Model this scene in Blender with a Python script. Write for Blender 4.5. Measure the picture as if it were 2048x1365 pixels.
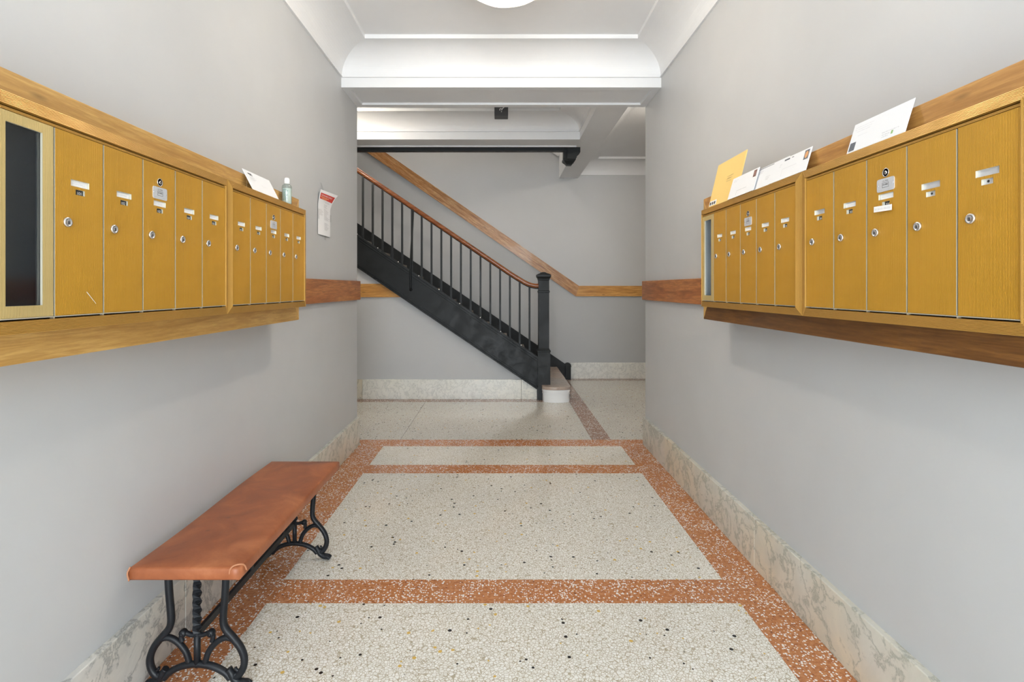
import bpy, bmesh, math, random
from mathutils import Vector, Matrix, Euler

random.seed(7)
for o in list(bpy.data.objects):
    bpy.data.objects.remove(o)
SC = bpy.context.scene
COL = SC.collection

# ---------------------------------------------------------------- camera
CAM_Z = 1.30
cam = bpy.data.cameras.new('camera')
cam.sensor_width = 36.0
cam.lens = 1040.0 / 2048.0 * 36.0
cam.shift_x = 21.5 / 2048.0
cam.shift_y = -106.5 / 2048.0
cam.clip_start = 0.02
cam_o = bpy.data.objects.new('camera', cam)
cam_o.location = (0, 0, CAM_Z)
cam_o.rotation_euler = (math.radians(90), 0, 0)
COL.objects.link(cam_o)
SC.camera = cam_o

# ---------------------------------------------------------------- world, lights, exposure
world = bpy.data.worlds.new('daylight')
SC.world = world
world.use_nodes = True
bg = world.node_tree.nodes['Background']
bg.inputs['Color'].default_value = (0.87, 0.945, 1.0, 1)
bg.inputs['Strength'].default_value = 4.9

vs = SC.view_settings
vs.view_transform = 'Standard'
vs.look = 'None'
vs.gamma = 1.0
vs.use_curve_mapping = False
vs.exposure = 1.27
SC.cycles.max_bounces = 6
SC.cycles.adaptive_threshold = 0.045
SC.cycles.glossy_bounces = 3
SC.cycles.transmission_bounces = 4

def portal(name, loc, rot, sx, sy):
    l = bpy.data.lights.new(name, 'AREA')
    l.shape = 'RECTANGLE'; l.size = sx; l.size_y = sy
    l.cycles.is_portal = True
    o = bpy.data.objects.new(name, l)
    o.location = loc; o.rotation_euler = rot
    COL.objects.link(o)
portal('entrance_daylight_portal', (0, -1.72, 1.40), (math.radians(90), 0, 0), 2.1, 2.7)
BULB_W = 24.0          # the bulbs of the corridor's ceiling bowl
HALL_W = 26.0          # the bulbs of the unseen bowls added in the hall

# ---------------------------------------------------------------- tagging and mesh helpers
def tag(o, label=None, cat=None, group=None, kind=None):
    if label: o['label'] = label
    if cat: o['category'] = cat
    if group: o['group'] = group
    if kind: o['kind'] = kind
    return o

def empty(name, loc, rz=0.0):
    o = bpy.data.objects.new(name, None)
    o.empty_display_size = 0.05
    o.location = loc; o.rotation_euler = (0, 0, rz)
    COL.objects.link(o)
    return o

class MB:
    """collects faces with a material slot each, then links ONE mesh object"""
    def __init__(self):
        self.v = []; self.f = []; self.m = []; self.sm = []
    def add(self, verts, faces, mat=0, smooth=False):
        b = len(self.v)
        self.v += [tuple(p) for p in verts]
        for f in faces:
            self.f.append([i + b for i in f]); self.m.append(mat); self.sm.append(smooth)
    def box(self, a, b, mat=0):
        x0, y0, z0 = [min(p, q) for p, q in zip(a, b)]
        x1, y1, z1 = [max(p, q) for p, q in zip(a, b)]
        v = [(x0, y0, z0), (x1, y0, z0), (x1, y1, z0), (x0, y1, z0), (x0, y0, z1), (x1, y0, z1), (x1, y1, z1), (x0, y1, z1)]
        self.add(v, [(0, 3, 2, 1), (4, 5, 6, 7), (0, 1, 5, 4), (1, 2, 6, 5), (2, 3, 7, 6), (3, 0, 4, 7)], mat)
    def prism(self, poly, axis, a, b, mat=0, smooth=False):
        """poly: 2-D points; axis 'y': (x,z) extruded along y from a to b; 'z': (x,y); 'x': (y,z)"""
        def P(p, t):
            return {'x': (t, p[0], p[1]), 'y': (p[0], t, p[1]), 'z': (p[0], p[1], t)}[axis]
        n = len(poly)
        self.add([P(p, a) for p in poly], [list(range(n))], mat)
        self.add([P(p, b) for p in poly], [list(range(n))[::-1]], mat)
        vs_ = [P(p, a) for p in poly] + [P(p, b) for p in poly]
        self.add(vs_, [(i, (i + 1) % n, n + (i + 1) % n, n + i) for i in range(n)], mat, smooth)
    def loops(self, loops, mat=0, smooth=False, cap0=False, cap1=False, closed=True):
        n = len(loops[0]); vv = [p for l in loops for p in l]; ff = []
        for k in range(len(loops) - 1):
            for i in range(n if closed else n - 1):
                j = (i + 1) % n
                ff.append((k * n + i, k * n + j, (k + 1) * n + j, (k + 1) * n + i))
        self.add(vv, ff, mat, smooth)
        if cap0: self.add(loops[0], [list(range(n))[::-1]], mat)
        if cap1: self.add(loops[-1], [list(range(n))], mat)
    def tube(self, pts, r, n=8, mat=0, twist=0.0, flat=1.0, smooth=True):
        pts = [Vector(p) for p in pts]
        rr = r if isinstance(r, (list, tuple)) else [r] * len(pts)
        L = []; up = None
        for i, p in enumerate(pts):
            d = (pts[min(i + 1, len(pts) - 1)] - pts[max(i - 1, 0)]).normalized()
            if up is None:
                up = Vector((0, 1, 0)) if abs(d.y) < 0.9 else Vector((0, 0, 1))
            s = d.cross(up).normalized()
            if s.length < 1e-6: s = Vector((1, 0, 0))
            u = s.cross(d).normalized(); up = u
            t0 = twist * i / max(1, len(pts) - 1)
            L.append([p + (s * math.cos(a + t0) + u * math.sin(a + t0) * flat) * rr[i] for a in [2 * math.pi * k / n + (math.pi / 4 if n == 4 else 0) for k in range(n)]])
        self.loops(L, mat, smooth, True, True)
    def lathe(self, prof, c=(0, 0, 0), n=24, mat=0, axis='z', smooth=True):
        def P(r, h, a):
            x, y = r * math.cos(a), r * math.sin(a)
            return {'z': (c[0] + x, c[1] + y, c[2] + h), 'y': (c[0] + x, c[1] + h, c[2] + y), 'x': (c[0] + h, c[1] + x, c[2] + y)}[axis]
        L = [[P(r, h, 2 * math.pi * k / n) for k in range(n)] for r, h in prof]
        self.loops(L, mat, smooth, prof[0][0] > 1e-5, prof[-1][0] > 1e-5)
    def mesh(self, name, mats):
        me = bpy.data.meshes.new(name)
        me.from_pydata(self.v, [], self.f)
        for m in (mats if isinstance(mats, (list, tuple)) else [mats]):
            me.materials.append(m)
        for p, m, s in zip(me.polygons, self.m, self.sm):
            p.material_index = m; p.use_smooth = s
        bm = bmesh.new(); bm.from_mesh(me)
        bmesh.ops.remove_doubles(bm, verts=bm.verts, dist=1e-6)
        bmesh.ops.recalc_face_normals(bm, faces=bm.faces)
        bm.to_mesh(me); bm.free()
        return me
    def build(self, name, mats, parent=None, loc=None, rot=None):
        o = bpy.data.objects.new(name, self.mesh(name, mats))
        COL.objects.link(o)
        if parent: o.parent = parent
        if loc: o.location = loc
        if rot: o.rotation_euler = rot
        return o

def bevel(o, w=0.004, seg=2):
    m = o.modifiers.new('edges', 'BEVEL'); m.width = w; m.segments = seg; m.limit_method = 'ANGLE'; m.angle_limit = math.radians(40)
    return o

def spline(pts, n=6):
    """Catmull-Rom through the points"""
    P = [Vector(p) for p in pts]; out = []
    for i in range(len(P) - 1):
        a, b, c, d = P[max(i - 1, 0)], P[i], P[i + 1], P[min(i + 2, len(P) - 1)]
        for k in range(n):
            t = k / n
            out.append(0.5 * ((2 * b) + (c - a) * t + (2 * a - 5 * b + 4 * c - d) * t * t + (3 * b - a - 3 * c + d) * t ** 3))
    out.append(P[-1])
    return out

_txt = {}
def text_polys(s, bold=False):
    """(verts, faces) of a line of type, height 1, starting at x = 0"""
    if s not in _txt:
        cu = bpy.data.curves.new('type', 'FONT'); cu.body = s; cu.size = 1.4; cu.resolution_u = 2
        if bold: cu.offset = 0.02
        ob = bpy.data.objects.new('type', cu); COL.objects.link(ob)
        dg = bpy.context.evaluated_depsgraph_get()
        me = bpy.data.meshes.new_from_object(ob.evaluated_get(dg))
        v = [tuple(p.co) for p in me.vertices]; f = [list(p.vertices) for p in me.polygons]
        bpy.data.objects.remove(ob); bpy.data.curves.remove(cu); bpy.data.meshes.remove(me)
        x0 = min(p[0] for p in v); x1 = max(p[0] for p in v)
        _txt[s] = ([(p[0] - x0, p[1]) for p in v], f, x1 - x0)
    return _txt[s]

# ---------------------------------------------------------------- materials
class Mat:
    def __init__(self, name):
        self.m = bpy.data.materials.new(name); self.m.use_nodes = True
        self.t = self.m.node_tree; self.b = self.t.nodes['Principled BSDF']
        self._tc = None
    def n(self, kind, **kw):
        nd = self.t.nodes.new(kind)
        for k, v in kw.items():
            if k.startswith('i_'):
                nd.inputs[k[2:].replace('_', ' ')].default_value = v
            else:
                setattr(nd, k, v)
        return nd
    def l(self, a, b): self.t.links.new(a, b)
    def co(self, scale=(1, 1, 1), rot=(0, 0, 0)):
        if not self._tc: self._tc = self.n('ShaderNodeTexCoord')
        mp = self.n('ShaderNodeMapping')
        mp.inputs['Scale'].default_value = scale; mp.inputs['Rotation'].default_value = rot
        self.l(self._tc.outputs['Object'], mp.inputs['Vector'])
        return mp.outputs['Vector']
    def noise(self, vec, scale, detail=4, rough=0.5, dist=0.0):
        nd = self.n('ShaderNodeTexNoise'); nd.inputs['Scale'].default_value = scale
        nd.inputs['Detail'].default_value = detail; nd.inputs['Roughness'].default_value = rough; nd.inputs['Distortion'].default_value = dist
        self.l(vec, nd.inputs['Vector']); return nd.outputs['Fac']
    def ramp(self, fac, stops, interp='LINEAR'):
        r = self.n('ShaderNodeValToRGB'); r.color_ramp.interpolation = interp
        el = r.color_ramp.elements
        while len(el) < len(stops): el.new(0.5)
        for e, (p, c) in zip(el, stops):
            e.position = p; e.color = (c[0], c[1], c[2], 1) if not isinstance(c, (int, float)) else (c, c, c, 1)
        self.l(fac, r.inputs['Fac']); return r.outputs['Color']
    def mix(self, fac, a, b, mode='MIX'):
        nd = self.n('ShaderNodeMix', data_type='RGBA', blend_type=mode)
        for s, i in ((fac, 0), (a, 6), (b, 7)):
            if isinstance(s, (int, float)): nd.inputs[i].default_value = s
            elif isinstance(s, (tuple, list)): nd.inputs[i].default_value = (s[0], s[1], s[2], 1)
            else: self.l(s, nd.inputs[i])
        return nd.outputs[2]
    def math(self, op, a, b=0.0):
        nd = self.n('ShaderNodeMath', operation=op)
        for s, i in ((a, 0), (b, 1)):
            if isinstance(s, (int, float)): nd.inputs[i].default_value = s
            else: self.l(s, nd.inputs[i])
        return nd.outputs[0]
    def set(self, color=None, rough=None, metal=None, spec=None, coat=None):
        for k, v in (('Base Color', color), ('Roughness', rough), ('Metallic', metal), ('Specular IOR Level', spec), ('Coat Weight', coat)):
            if v is None: continue
            if isinstance(v, (tuple, list)): self.b.inputs[k].default_value = (v[0], v[1], v[2], 1)
            elif isinstance(v, (int, float)): self.b.inputs[k].default_value = v
            else: self.l(v, self.b.inputs[k])
        return self
    def bump(self, h, strength=0.3, dist=0.002):
        nd = self.n('ShaderNodeBump'); nd.inputs['Strength'].default_value = strength; nd.inputs['Distance'].default_value = dist
        self.l(h, nd.inputs['Height']); self.l(nd.outputs['Normal'], self.b.inputs['Normal'])
        return self

def plain(name, c, rough=0.5, metal=0.0, spec=0.5):
    return Mat(name).set(c, rough, metal, spec).m

M = {}
def mk_paint(name, c, rough=0.5, bump=0.12):
    a = Mat(name); v = a.co()
    f = a.noise(v, 1.7, 4, 0.6)
    col = a.ramp(f, [(0.3, [x * 0.97 for x in c]), (0.7, [min(1, x * 1.03) for x in c])])
    a.set(col, rough, 0, 0.4); a.bump(a.noise(v, 160, 3, 0.6), bump, 0.0006)
    return a.m
M['wall'] = mk_paint('grey_wall_paint', (0.512, 0.520, 0.524), 0.48)
M['hall_wall'] = mk_paint('grey_hall_paint', (0.49, 0.497, 0.502), 0.5)
def mk_two_tone(name, hi, lo, slope_x=None):
    """dado paint scheme: a darker grey below the wooden dado board, a lighter one above it"""
    a = Mat(name); v = a.co()
    sp = a.n('ShaderNodeSeparateXYZ'); a.l(v, sp.inputs[0])
    edge = 1.25
    if slope_x is not None:
        up = a.math('MAXIMUM', a.math('MULTIPLY', a.math('SUBTRACT', slope_x, sp.outputs[0]), 0.69), 0.0)
        edge = a.math('ADD', up, 1.25)
    c = a.mix(a.math('GREATER_THAN', sp.outputs[2], edge), lo, hi)
    f = a.ramp(a.noise(v, 1.7, 4, 0.6), [(0.3, 0.97), (0.7, 1.0)])
    a.set(a.mix(1.0, c, f, 'MULTIPLY'), 0.5, 0, 0.4); a.bump(a.noise(v, 160, 3, 0.6), 0.12, 0.0006)
    return a.m
M['back_wall'] = mk_two_tone('two_grey_back_wall_paint', (0.545, 0.552, 0.558), (0.455, 0.462, 0.466), 1.09)
M['stair_wall'] = mk_two_tone('two_grey_stair_wall_paint', (0.60, 0.605, 0.61), (0.485, 0.492, 0.497))
M['white'] = mk_paint('white_plaster_paint', (0.755, 0.76, 0.77), 0.5, 0.06)
M['white_gloss'] = mk_paint('white_riser_paint', (0.78, 0.78, 0.78), 0.35, 0.06)
M['black'] = None

def mk_black(name, c=(0.0075, 0.0085, 0.009), rough=0.45):
    a = Mat(name); v = a.co()
    f = a.noise(v, 9, 5, 0.65)
    a.set(a.ramp(f, [(0.3, c), (0.75, [x * 2.0 for x in c])]), a.ramp(f, [(0.3, rough - 0.08), (0.7, rough + 0.12)]), 0, 0.28)
    a.bump(a.noise(v, 90, 3, 0.6), 0.25, 0.0008)
    return a.m
M['black'] = mk_black('black_enamel')
M['iron'] = mk_black('black_cast_iron', (0.0075, 0.0085, 0.0105), 0.40)

def mk_terrazzo(name='pale_terrazzo', dim=1.0, p_blk=0.052, p_yel=0.945):
    a = Mat(name); v = a.co()
    wob = a.noise(v, 60, 2, 0.5)
    vo = a.n('ShaderNodeTexVoronoi', feature='F1'); vo.inputs['Scale'].default_value = 86
    a.l(v, vo.inputs['Vector'])
    ve = a.n('ShaderNodeTexVoronoi', feature='DISTANCE_TO_EDGE'); ve.inputs['Scale'].default_value = 86
    a.l(v, ve.inputs['Vector'])
    sep = a.n('ShaderNodeSeparateColor'); a.l(vo.outputs['Color'], sep.inputs[0])
    chip = a.ramp(sep.outputs[0], [(0.0, (0.86, 0.85, 0.80)), (0.35, (0.78, 0.765, 0.70)), (0.6, (0.89, 0.88, 0.84)), (0.85, (0.74, 0.715, 0.645)), (1.0, (0.88, 0.86, 0.81))])
    grout = a.mix(wob, (0.36, 0.30, 0.20), (0.58, 0.52, 0.41))
    edge = a.ramp(a.math('ADD', ve.outputs['Distance'], a.math('MULTIPLY', a.math('SUBTRACT', wob, 0.5), 0.12)), [(0.03, 0.0), (0.10, 1.0)])
    c = a.mix(edge, grout, chip)
    # larger ochre and black chips
    v2 = a.n('ShaderNodeTexVoronoi', feature='F1'); v2.inputs['Scale'].default_value = 46; a.l(v, v2.inputs['Vector'])
    s2 = a.n('ShaderNodeSeparateColor'); a.l(v2.outputs['Color'], s2.inputs[0])
    inside = a.math('LESS_THAN', v2.outputs['Distance'], a.math('ADD', 0.18, a.math('MULTIPLY', s2.outputs[2], 0.16)))
    yel = a.math('MULTIPLY', inside, a.math('GREATER_THAN', s2.outputs[0], p_yel))
    blk = a.math('MULTIPLY', inside, a.math('LESS_THAN', s2.outputs[0], p_blk))
    c = a.mix(yel, c, (0.66, 0.43, 0.11)); c = a.mix(blk, c, (0.025, 0.022, 0.02))
    stain = a.ramp(a.noise(v, 1.3, 5, 0.6), [(0.35, 0.93 * dim), (0.65, dim)])
    c = a.mix(1.0, c, stain, 'MULTIPLY')
    a.set(c, a.ramp(a.noise(v, 5, 3, 0.6), [(0.3, 0.06), (0.7, 0.14)]), 0, 0.5)
    return a.m
M['terrazzo'] = mk_terrazzo()
M['terrazzo_hall'] = mk_terrazzo('grey_hall_terrazzo', 0.84, 0.13, 0.97)

def mk_band(name='orange_terrazzo', stops=((0.30, 0.10, 0.036), (0.47, 0.185, 0.07), (0.60, 0.29, 0.13))):
    a = Mat(name); v = a.co()
    base = a.ramp(a.noise(v, 70, 4, 0.7), [(0.3, stops[0]), (0.5, stops[1]), (0.7, stops[2])])
    vo = a.n('ShaderNodeTexVoronoi', feature='F1'); vo.inputs['Scale'].default_value = 105; a.l(v, vo.inputs['Vector'])
    s = a.n('ShaderNodeSeparateColor'); a.l(vo.outputs['Color'], s.inputs[0])
    cl = a.noise(v, 9, 3, 0.6)
    small = a.math('LESS_THAN', vo.outputs['Distance'], a.math('ADD', 0.24, a.math('MULTIPLY', s.outputs[1], 0.26)))
    on = a.math('LESS_THAN', s.outputs[0], a.math('SUBTRACT', a.math('MULTIPLY', cl, 2.4), 0.60))
    c = a.mix(a.math('MULTIPLY', small, on), base, (0.83, 0.80, 0.76))
    dk = a.math('MULTIPLY', small, a.math('GREATER_THAN', s.outputs[0], 0.93))
    c = a.mix(dk, c, (0.22, 0.08, 0.04))
    a.set(c, a.ramp(a.noise(v, 5, 3, 0.6), [(0.3, 0.07), (0.7, 0.15)]), 0, 0.5)
    return a.m
M['band'] = mk_band()
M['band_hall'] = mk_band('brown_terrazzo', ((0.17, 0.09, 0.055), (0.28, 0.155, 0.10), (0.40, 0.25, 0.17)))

def mk_marble(name, base, vein, tint, warm=(0.80, 0.74, 0.60), warm_at=0.62, vs_=6.5, va=0.8):
    a = Mat(name); v = a.co((1, 1, 1), (0.5, 0.35, 0.2))
    w = a.noise(v, 5, 6, 0.65, 1.2)
    vadd = a.n('ShaderNodeVectorMath', operation='ADD'); nz = a.n('ShaderNodeTexNoise'); nz.inputs['Scale'].default_value = 6; nz.inputs['Detail'].default_value = 5
    a.l(v, nz.inputs['Vector']); sc = a.n('ShaderNodeVectorMath', operation='SCALE'); sc.inputs[3].default_value = 0.22
    a.l(nz.outputs['Color'], sc.inputs[0]); a.l(v, vadd.inputs[0]); a.l(sc.outputs[0], vadd.inputs[1])
    f = a.noise(vadd.outputs[0], vs_, 8, 0.66)
    veins = a.ramp(a.math('ABSOLUTE', a.math('SUBTRACT', f, 0.5)), [(0.0, 0.8), (0.012, 0.45), (0.045, 0.0)])
    cloud = a.ramp(w, [(0.35, 0.0), (0.7, 0.55)])
    c = a.mix(a.ramp(a.noise(v, 1.6, 3, 0.5), [(0.42, 0.0), (warm_at, 1.0)]), base, warm)
    c = a.mix(cloud, c, tint)
    c = a.mix(a.math('MULTIPLY', veins, va), c, vein)
    a.set(c, 0.25, 0, 0.5)
    return a.m
M['marble'] = mk_marble('cream_grey_marble', (0.66, 0.645, 0.575), (0.25, 0.26, 0.22), (0.50, 0.50, 0.44), (0.70, 0.63, 0.49))
M['marble_grey'] = mk_marble('grey_veined_marble', (0.68, 0.68, 0.65), (0.16, 0.17, 0.17), (0.40, 0.41, 0.41), (0.72, 0.68, 0.57), 0.75)

M['marble_hall'] = mk_marble('white_veined_marble', (0.80, 0.80, 0.76), (0.30, 0.31, 0.30), (0.62, 0.63, 0.60), (0.80, 0.77, 0.66), 0.8, 12.0, 0.55)

def mk_wood(name, axis, dark, mid, light, rough=0.38, scale=1.0, knots=True):
    a = Mat(name)
    s = {'x': (0.9, 13, 13), 'y': (13, 0.9, 13), 'z': (13, 13, 0.9)}[axis]
    v = a.co([q * scale for q in s])
    f = a.noise(v, 2.2, 7, 0.62, 0.8)
    g = a.noise(v, 9.0, 4, 0.7, 0.2)
    c = a.ramp(f, [(0.28, dark), (0.46, mid), (0.62, light), (0.8, mid)])
    c = a.mix(a.ramp(g, [(0.40, 0.6), (0.58, 0.0)]), c, dark)
    if knots:
        kv = a.co({'x': (2.3, 8, 8), 'y': (8, 2.3, 8), 'z': (8, 8, 2.3)}[axis])
        vo = a.n('ShaderNodeTexVoronoi', feature='F1'); vo.inputs['Scale'].default_value = 1.1; a.l(kv, vo.inputs['Vector'])
        c = a.mix(a.ramp(vo.outputs['Distance'], [(0.03, 0.7), (0.085, 0.0)]), c, [q * 0.45 for q in dark])
    a.set(c, rough, 0, 0.45, 0.15); a.bump(g, 0.12, 0.0008)
    return a.m
M['oak_y'] = mk_wood('golden_oak_board', 'y', (0.38, 0.195, 0.046), (0.53, 0.30, 0.082), (0.63, 0.39, 0.125))
M['oak_z'] = mk_wood('golden_oak_upright', 'z', (0.38, 0.195, 0.046), (0.53, 0.30, 0.082), (0.63, 0.39, 0.125))
M['oak_dark_y'] = mk_wood('darker_oak_board', 'y', (0.085, 0.032, 0.007), (0.15, 0.06, 0.013), (0.215, 0.092, 0.020))  # oak in darker tones, for one surround's bottom board
M['oak_mid_y'] = mk_wood('amber_oak_board', 'y', (0.34, 0.15, 0.035), (0.50, 0.25, 0.065), (0.60, 0.33, 0.10))
M['cherry_y'] = mk_wood('red_brown_rail', 'y', (0.21, 0.066, 0.018), (0.42, 0.15, 0.042), (0.56, 0.24, 0.075), 0.35)
M['dado_x'] = mk_wood('amber_dado_rail', 'x', (0.33, 0.135, 0.03), (0.56, 0.275, 0.068), (0.70, 0.38, 0.11), 0.34)
M['worn_x'] = mk_wood('worn_brown_rail', 'x', (0.20, 0.075, 0.022), (0.42, 0.19, 0.058), (0.64, 0.39, 0.18), 0.32, 1.8)
M['handrail'] = mk_wood('polished_handrail_wood', 'x', (0.12, 0.035, 0.012), (0.24, 0.075, 0.024), (0.36, 0.13, 0.045), 0.22, 1.0, False)

def mk_gold(name, c, axis='x', pitch=0.0032, strength=0.5, rough=0.42, metal=0.45):
    a = Mat(name); v = a.co()
    w = a.n('ShaderNodeTexWave', wave_type='BANDS', bands_direction=axis.upper(), wave_profile='SIN')
    w.inputs['Scale'].default_value = 2 * math.pi / pitch / 20.0
    w.inputs['Distortion'].default_value = 0.0; w.inputs['Detail'].default_value = 0
    a.l(v, w.inputs['Vector'])
    f = a.noise(v, 3, 4, 0.6)
    col = a.ramp(f, [(0.3, [q * 0.90 for q in c]), (0.7, [q * 1.08 for q in c])])
    a.set(col, a.ramp(a.noise(v, 18, 4, 0.6), [(0.3, rough - 0.06), (0.7, rough + 0.06)]), metal, 0.5)
    if strength: a.bump(w.outputs['Fac'], strength, 0.0006)
    return a.m
M['gold'] = mk_gold('gold_anodised_fluted_door', (0.535, 0.275, 0.026), metal=0.22)
M['gold_frame'] = mk_gold('gold_anodised_frame', (0.57, 0.32, 0.07), 'x', 0.01, 0.0, metal=0.3)
M['gold_pale'] = mk_gold('pale_brass_window_frame', (0.66, 0.50, 0.21))
M['alu'] = plain('bare_aluminium_edge', (0.72, 0.68, 0.55), 0.35, 0.5)
M['silver'] = plain('satin_silver_plate', (0.66, 0.67, 0.70), 0.38, 0.35)
M['chrome'] = plain('chrome_lock', (0.72, 0.71, 0.70), 0.22, 0.9)
M['dark'] = plain('dark_recess', (0.008, 0.008, 0.009), 0.7)
M['slate'] = mk_paint('blue_black_compartment', (0.014, 0.020, 0.028), 0.55, 0.4)
M['grey_inside'] = plain('grey_compartment', (0.40, 0.42, 0.44), 0.5)
M['card'] = plain('white_card', (0.86, 0.86, 0.86), 0.6)
M['paper'] = mk_paint('white_paper', (0.84, 0.845, 0.86), 0.7, 0.03)
M['ink'] = plain('black_ink', (0.02, 0.02, 0.022), 0.6)
M['grey_ink'] = plain('grey_ink', (0.50, 0.50, 0.52), 0.6)
M['pale_ink'] = plain('pale_grey_ink', (0.68, 0.68, 0.70), 0.6)
M['white_ink'] = plain('white_ink', (0.9, 0.9, 0.9), 0.5)
M['manila'] = mk_paint('yellow_manila_paper', (0.82, 0.58, 0.20), 0.65, 0.05)
M['stamp_brown'] = plain('brown_stamp', (0.16, 0.075, 0.06), 0.6)
M['stamp_orange'] = plain('orange_stamp', (0.72, 0.36, 0.14), 0.6)
M['stamp_grey'] = plain('dark_grey_print', (0.12, 0.13, 0.15), 0.6)
M['green_ink'] = plain('green_ink', (0.25, 0.45, 0.15), 0.6)
M['red_ink'] = plain('red_print', (0.62, 0.045, 0.03), 0.6)
M['yellow_ink'] = plain('yellow_print', (0.90, 0.55, 0.25), 0.6)
M['pink_stone'] = mk_marble('pinkish_stone_tread', (0.40, 0.345, 0.30), (0.30, 0.23, 0.19), (0.37, 0.32, 0.285), (0.46, 0.34, 0.27), 0.7)
M['tread'] = mk_paint('brown_grey_tread', (0.27, 0.235, 0.205), 0.35, 0.1)
M['joint'] = plain('dark_joint', (0.20, 0.18, 0.15), 0.7)
M['box_grey'] = plain('charcoal_box', (0.06, 0.06, 0.065), 0.5)
M['wire'] = plain('white_wire', (0.75, 0.75, 0.76), 0.4)
M['bronze'] = plain('lamp_brass', (0.45, 0.33, 0.16), 0.35, 0.8)
M['cap_white'] = plain('white_plastic_cap', (0.85, 0.85, 0.85), 0.35)

def mk_leather():
    a = Mat('tan_leather'); v = a.co()
    f = a.noise(v, 6, 6, 0.62, 0.6)
    c = a.ramp(f, [(0.28, (0.22, 0.062, 0.022)), (0.5, (0.335, 0.105, 0.040)), (0.72, (0.46, 0.175, 0.075))])
    sp = a.ramp(a.noise(a.co((9, 16, 9)), 1.0, 3, 0.5), [(0.70, 0.0), (0.76, 0.6)])
    c = a.mix(sp, c, (0.10, 0.045, 0.03))
    a.set(c, a.ramp(f, [(0.3, 0.36), (0.7, 0.48)]), 0, 0.45)
    a.bump(a.noise(v, 120, 4, 0.7), 0.3, 0.0008)
    return a.m
M['leather'] = mk_leather()
M['leather_worn'] = plain('worn_leather_edge', (0.46, 0.20, 0.10), 0.6)

def mk_alabaster():
    a = Mat('glowing_alabaster_glass'); v = a.co()
    c = a.ramp(a.noise(v, 7, 5, 0.6, 1.0), [(0.3, (1.0, 0.86, 0.62)), (0.55, (1.0, 0.93, 0.76)), (0.75, (1.0, 0.97, 0.88))])
    a.set((0.85, 0.8, 0.7), 0.3)
    a.l(c, a.b.inputs['Emission Color']); a.b.inputs['Emission Strength'].default_value = 0.6
    # thin stone glass: part of the bulbs' light passes straight through
    tr = a.n('ShaderNodeBsdfTransparent'); tr.inputs[0].default_value = (1.0, 0.96, 0.9, 1)
    mx = a.n('ShaderNodeMixShader'); mx.inputs[0].default_value = 0.72
    out = a.t.nodes['Material Output']
    a.l(a.b.outputs[0], mx.inputs[1]); a.l(tr.outputs[0], mx.inputs[2]); a.l(mx.outputs[0], out.inputs['Surface'])
    return a.m
M['alabaster'] = mk_alabaster()

def mk_clear(name, tint, gloss=0.12):
    m = bpy.data.materials.new(name); m.use_nodes = True
    t = m.node_tree; t.nodes.clear()
    out = t.nodes.new('ShaderNodeOutputMaterial'); mx = t.nodes.new('ShaderNodeMixShader')
    tr = t.nodes.new('ShaderNodeBsdfTransparent'); gl = t.nodes.new('ShaderNodeBsdfGlossy')
    tr.inputs[0].default_value = (*tint, 1); gl.inputs['Roughness'].default_value = 0.08
    mx.inputs[0].default_value = gloss
    t.links.new(tr.outputs[0], mx.inputs[1]); t.links.new(gl.outputs[0], mx.inputs[2]); t.links.new(mx.outputs[0], out.inputs[0])
    return m
M['glass'] = mk_clear('clear_window_pane', (0.93, 0.95, 0.96), 0.05)
M['bottle'] = mk_clear('clear_plastic', (0.84, 0.90, 0.88), 0.16)
M['tape'] = mk_clear('clear_tape', (0.86, 0.86, 0.86), 0.06)
a_ = Mat('sanitiser_gel'); a_.set((0.70, 0.76, 0.73), 0.3); M['gel'] = a_.m

# ================================================================ THE SETTING
XW = 1.195           # corridor half width
Y0, Y1 = -1.70, 4.31  # corridor, entrance end to hall
HX0, HX1 = -4.6, 4.6  # hall ends
YB = 7.445           # hall back wall
YS = 6.08            # wall under the stairs
ZT = 3.45

def struct(name, mb, mats, label=None, parent=None):
    o = mb.build(name, mats, parent)
    if parent is None: tag(o, label, None, None, 'structure')
    return o

# --- floor: pale panels and orange bands, each its own piece
mb = MB(); mb.box((HX0, Y0 - 0.6, -0.06), (HX1, YB + 0.1, -0.004))
floor = struct('floor', mb, M['joint'], 'terrazzo floor with pale panels and orange bands')
def slab(name, x0, x1, y0, y1, mat, gap=0.0008):
    m = MB(); m.box((x0 + gap, y0 + gap, -0.012), (x1 - gap, y1 - gap, 0.0))
    return m.build(name, mat, floor)
BX = 0.985; BL = -0.968; BBX = 1.200
yb = [2.142, 2.315, 3.642, 3.814, 4.265, 4.447]
slab('terrazzo_band', BL - 0.24, BL, Y0 - 0.5, yb[4], M['band'], 0.0)
slab('terrazzo_band', BX, BX + 0.24, Y0 - 0.5, yb[4], M['band'], 0.0)
slab('terrazzo_panel', BL, BX, Y0 - 0.5, yb[0], M['terrazzo'])
slab('terrazzo_band', BL, BX, yb[0], yb[1], M['band'], 0.0)
slab('terrazzo_panel', BL, BX, yb[1], yb[2], M['terrazzo'])
slab('terrazzo_band', BL, BX, yb[2], yb[3], M['band'], 0.0)
slab('terrazzo_panel', BL, BX, yb[3], yb[4], M['terrazzo'])
slab('terrazzo_band', HX0, HX1, yb[4], yb[5], M['band'], 0.0)
slab('terrazzo_panel', HX0, -0.862, yb[5], 5.917, M['terrazzo_hall'], 0.0025)
slab('terrazzo_panel', -0.862, 0.775, yb[5], 5.917, M['terrazzo_hall'], 0.0015)
slab('terrazzo_band', HX0, 0.775, 5.917, 6.10, M['band_hall'], 0.0)
slab('terrazzo_band', 0.775, 0.940, yb[5], YB, M['band_hall'], 0.0)
slab('terrazzo_panel', 0.940, HX1, yb[5], 7.27, M['terrazzo_hall'])
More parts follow.
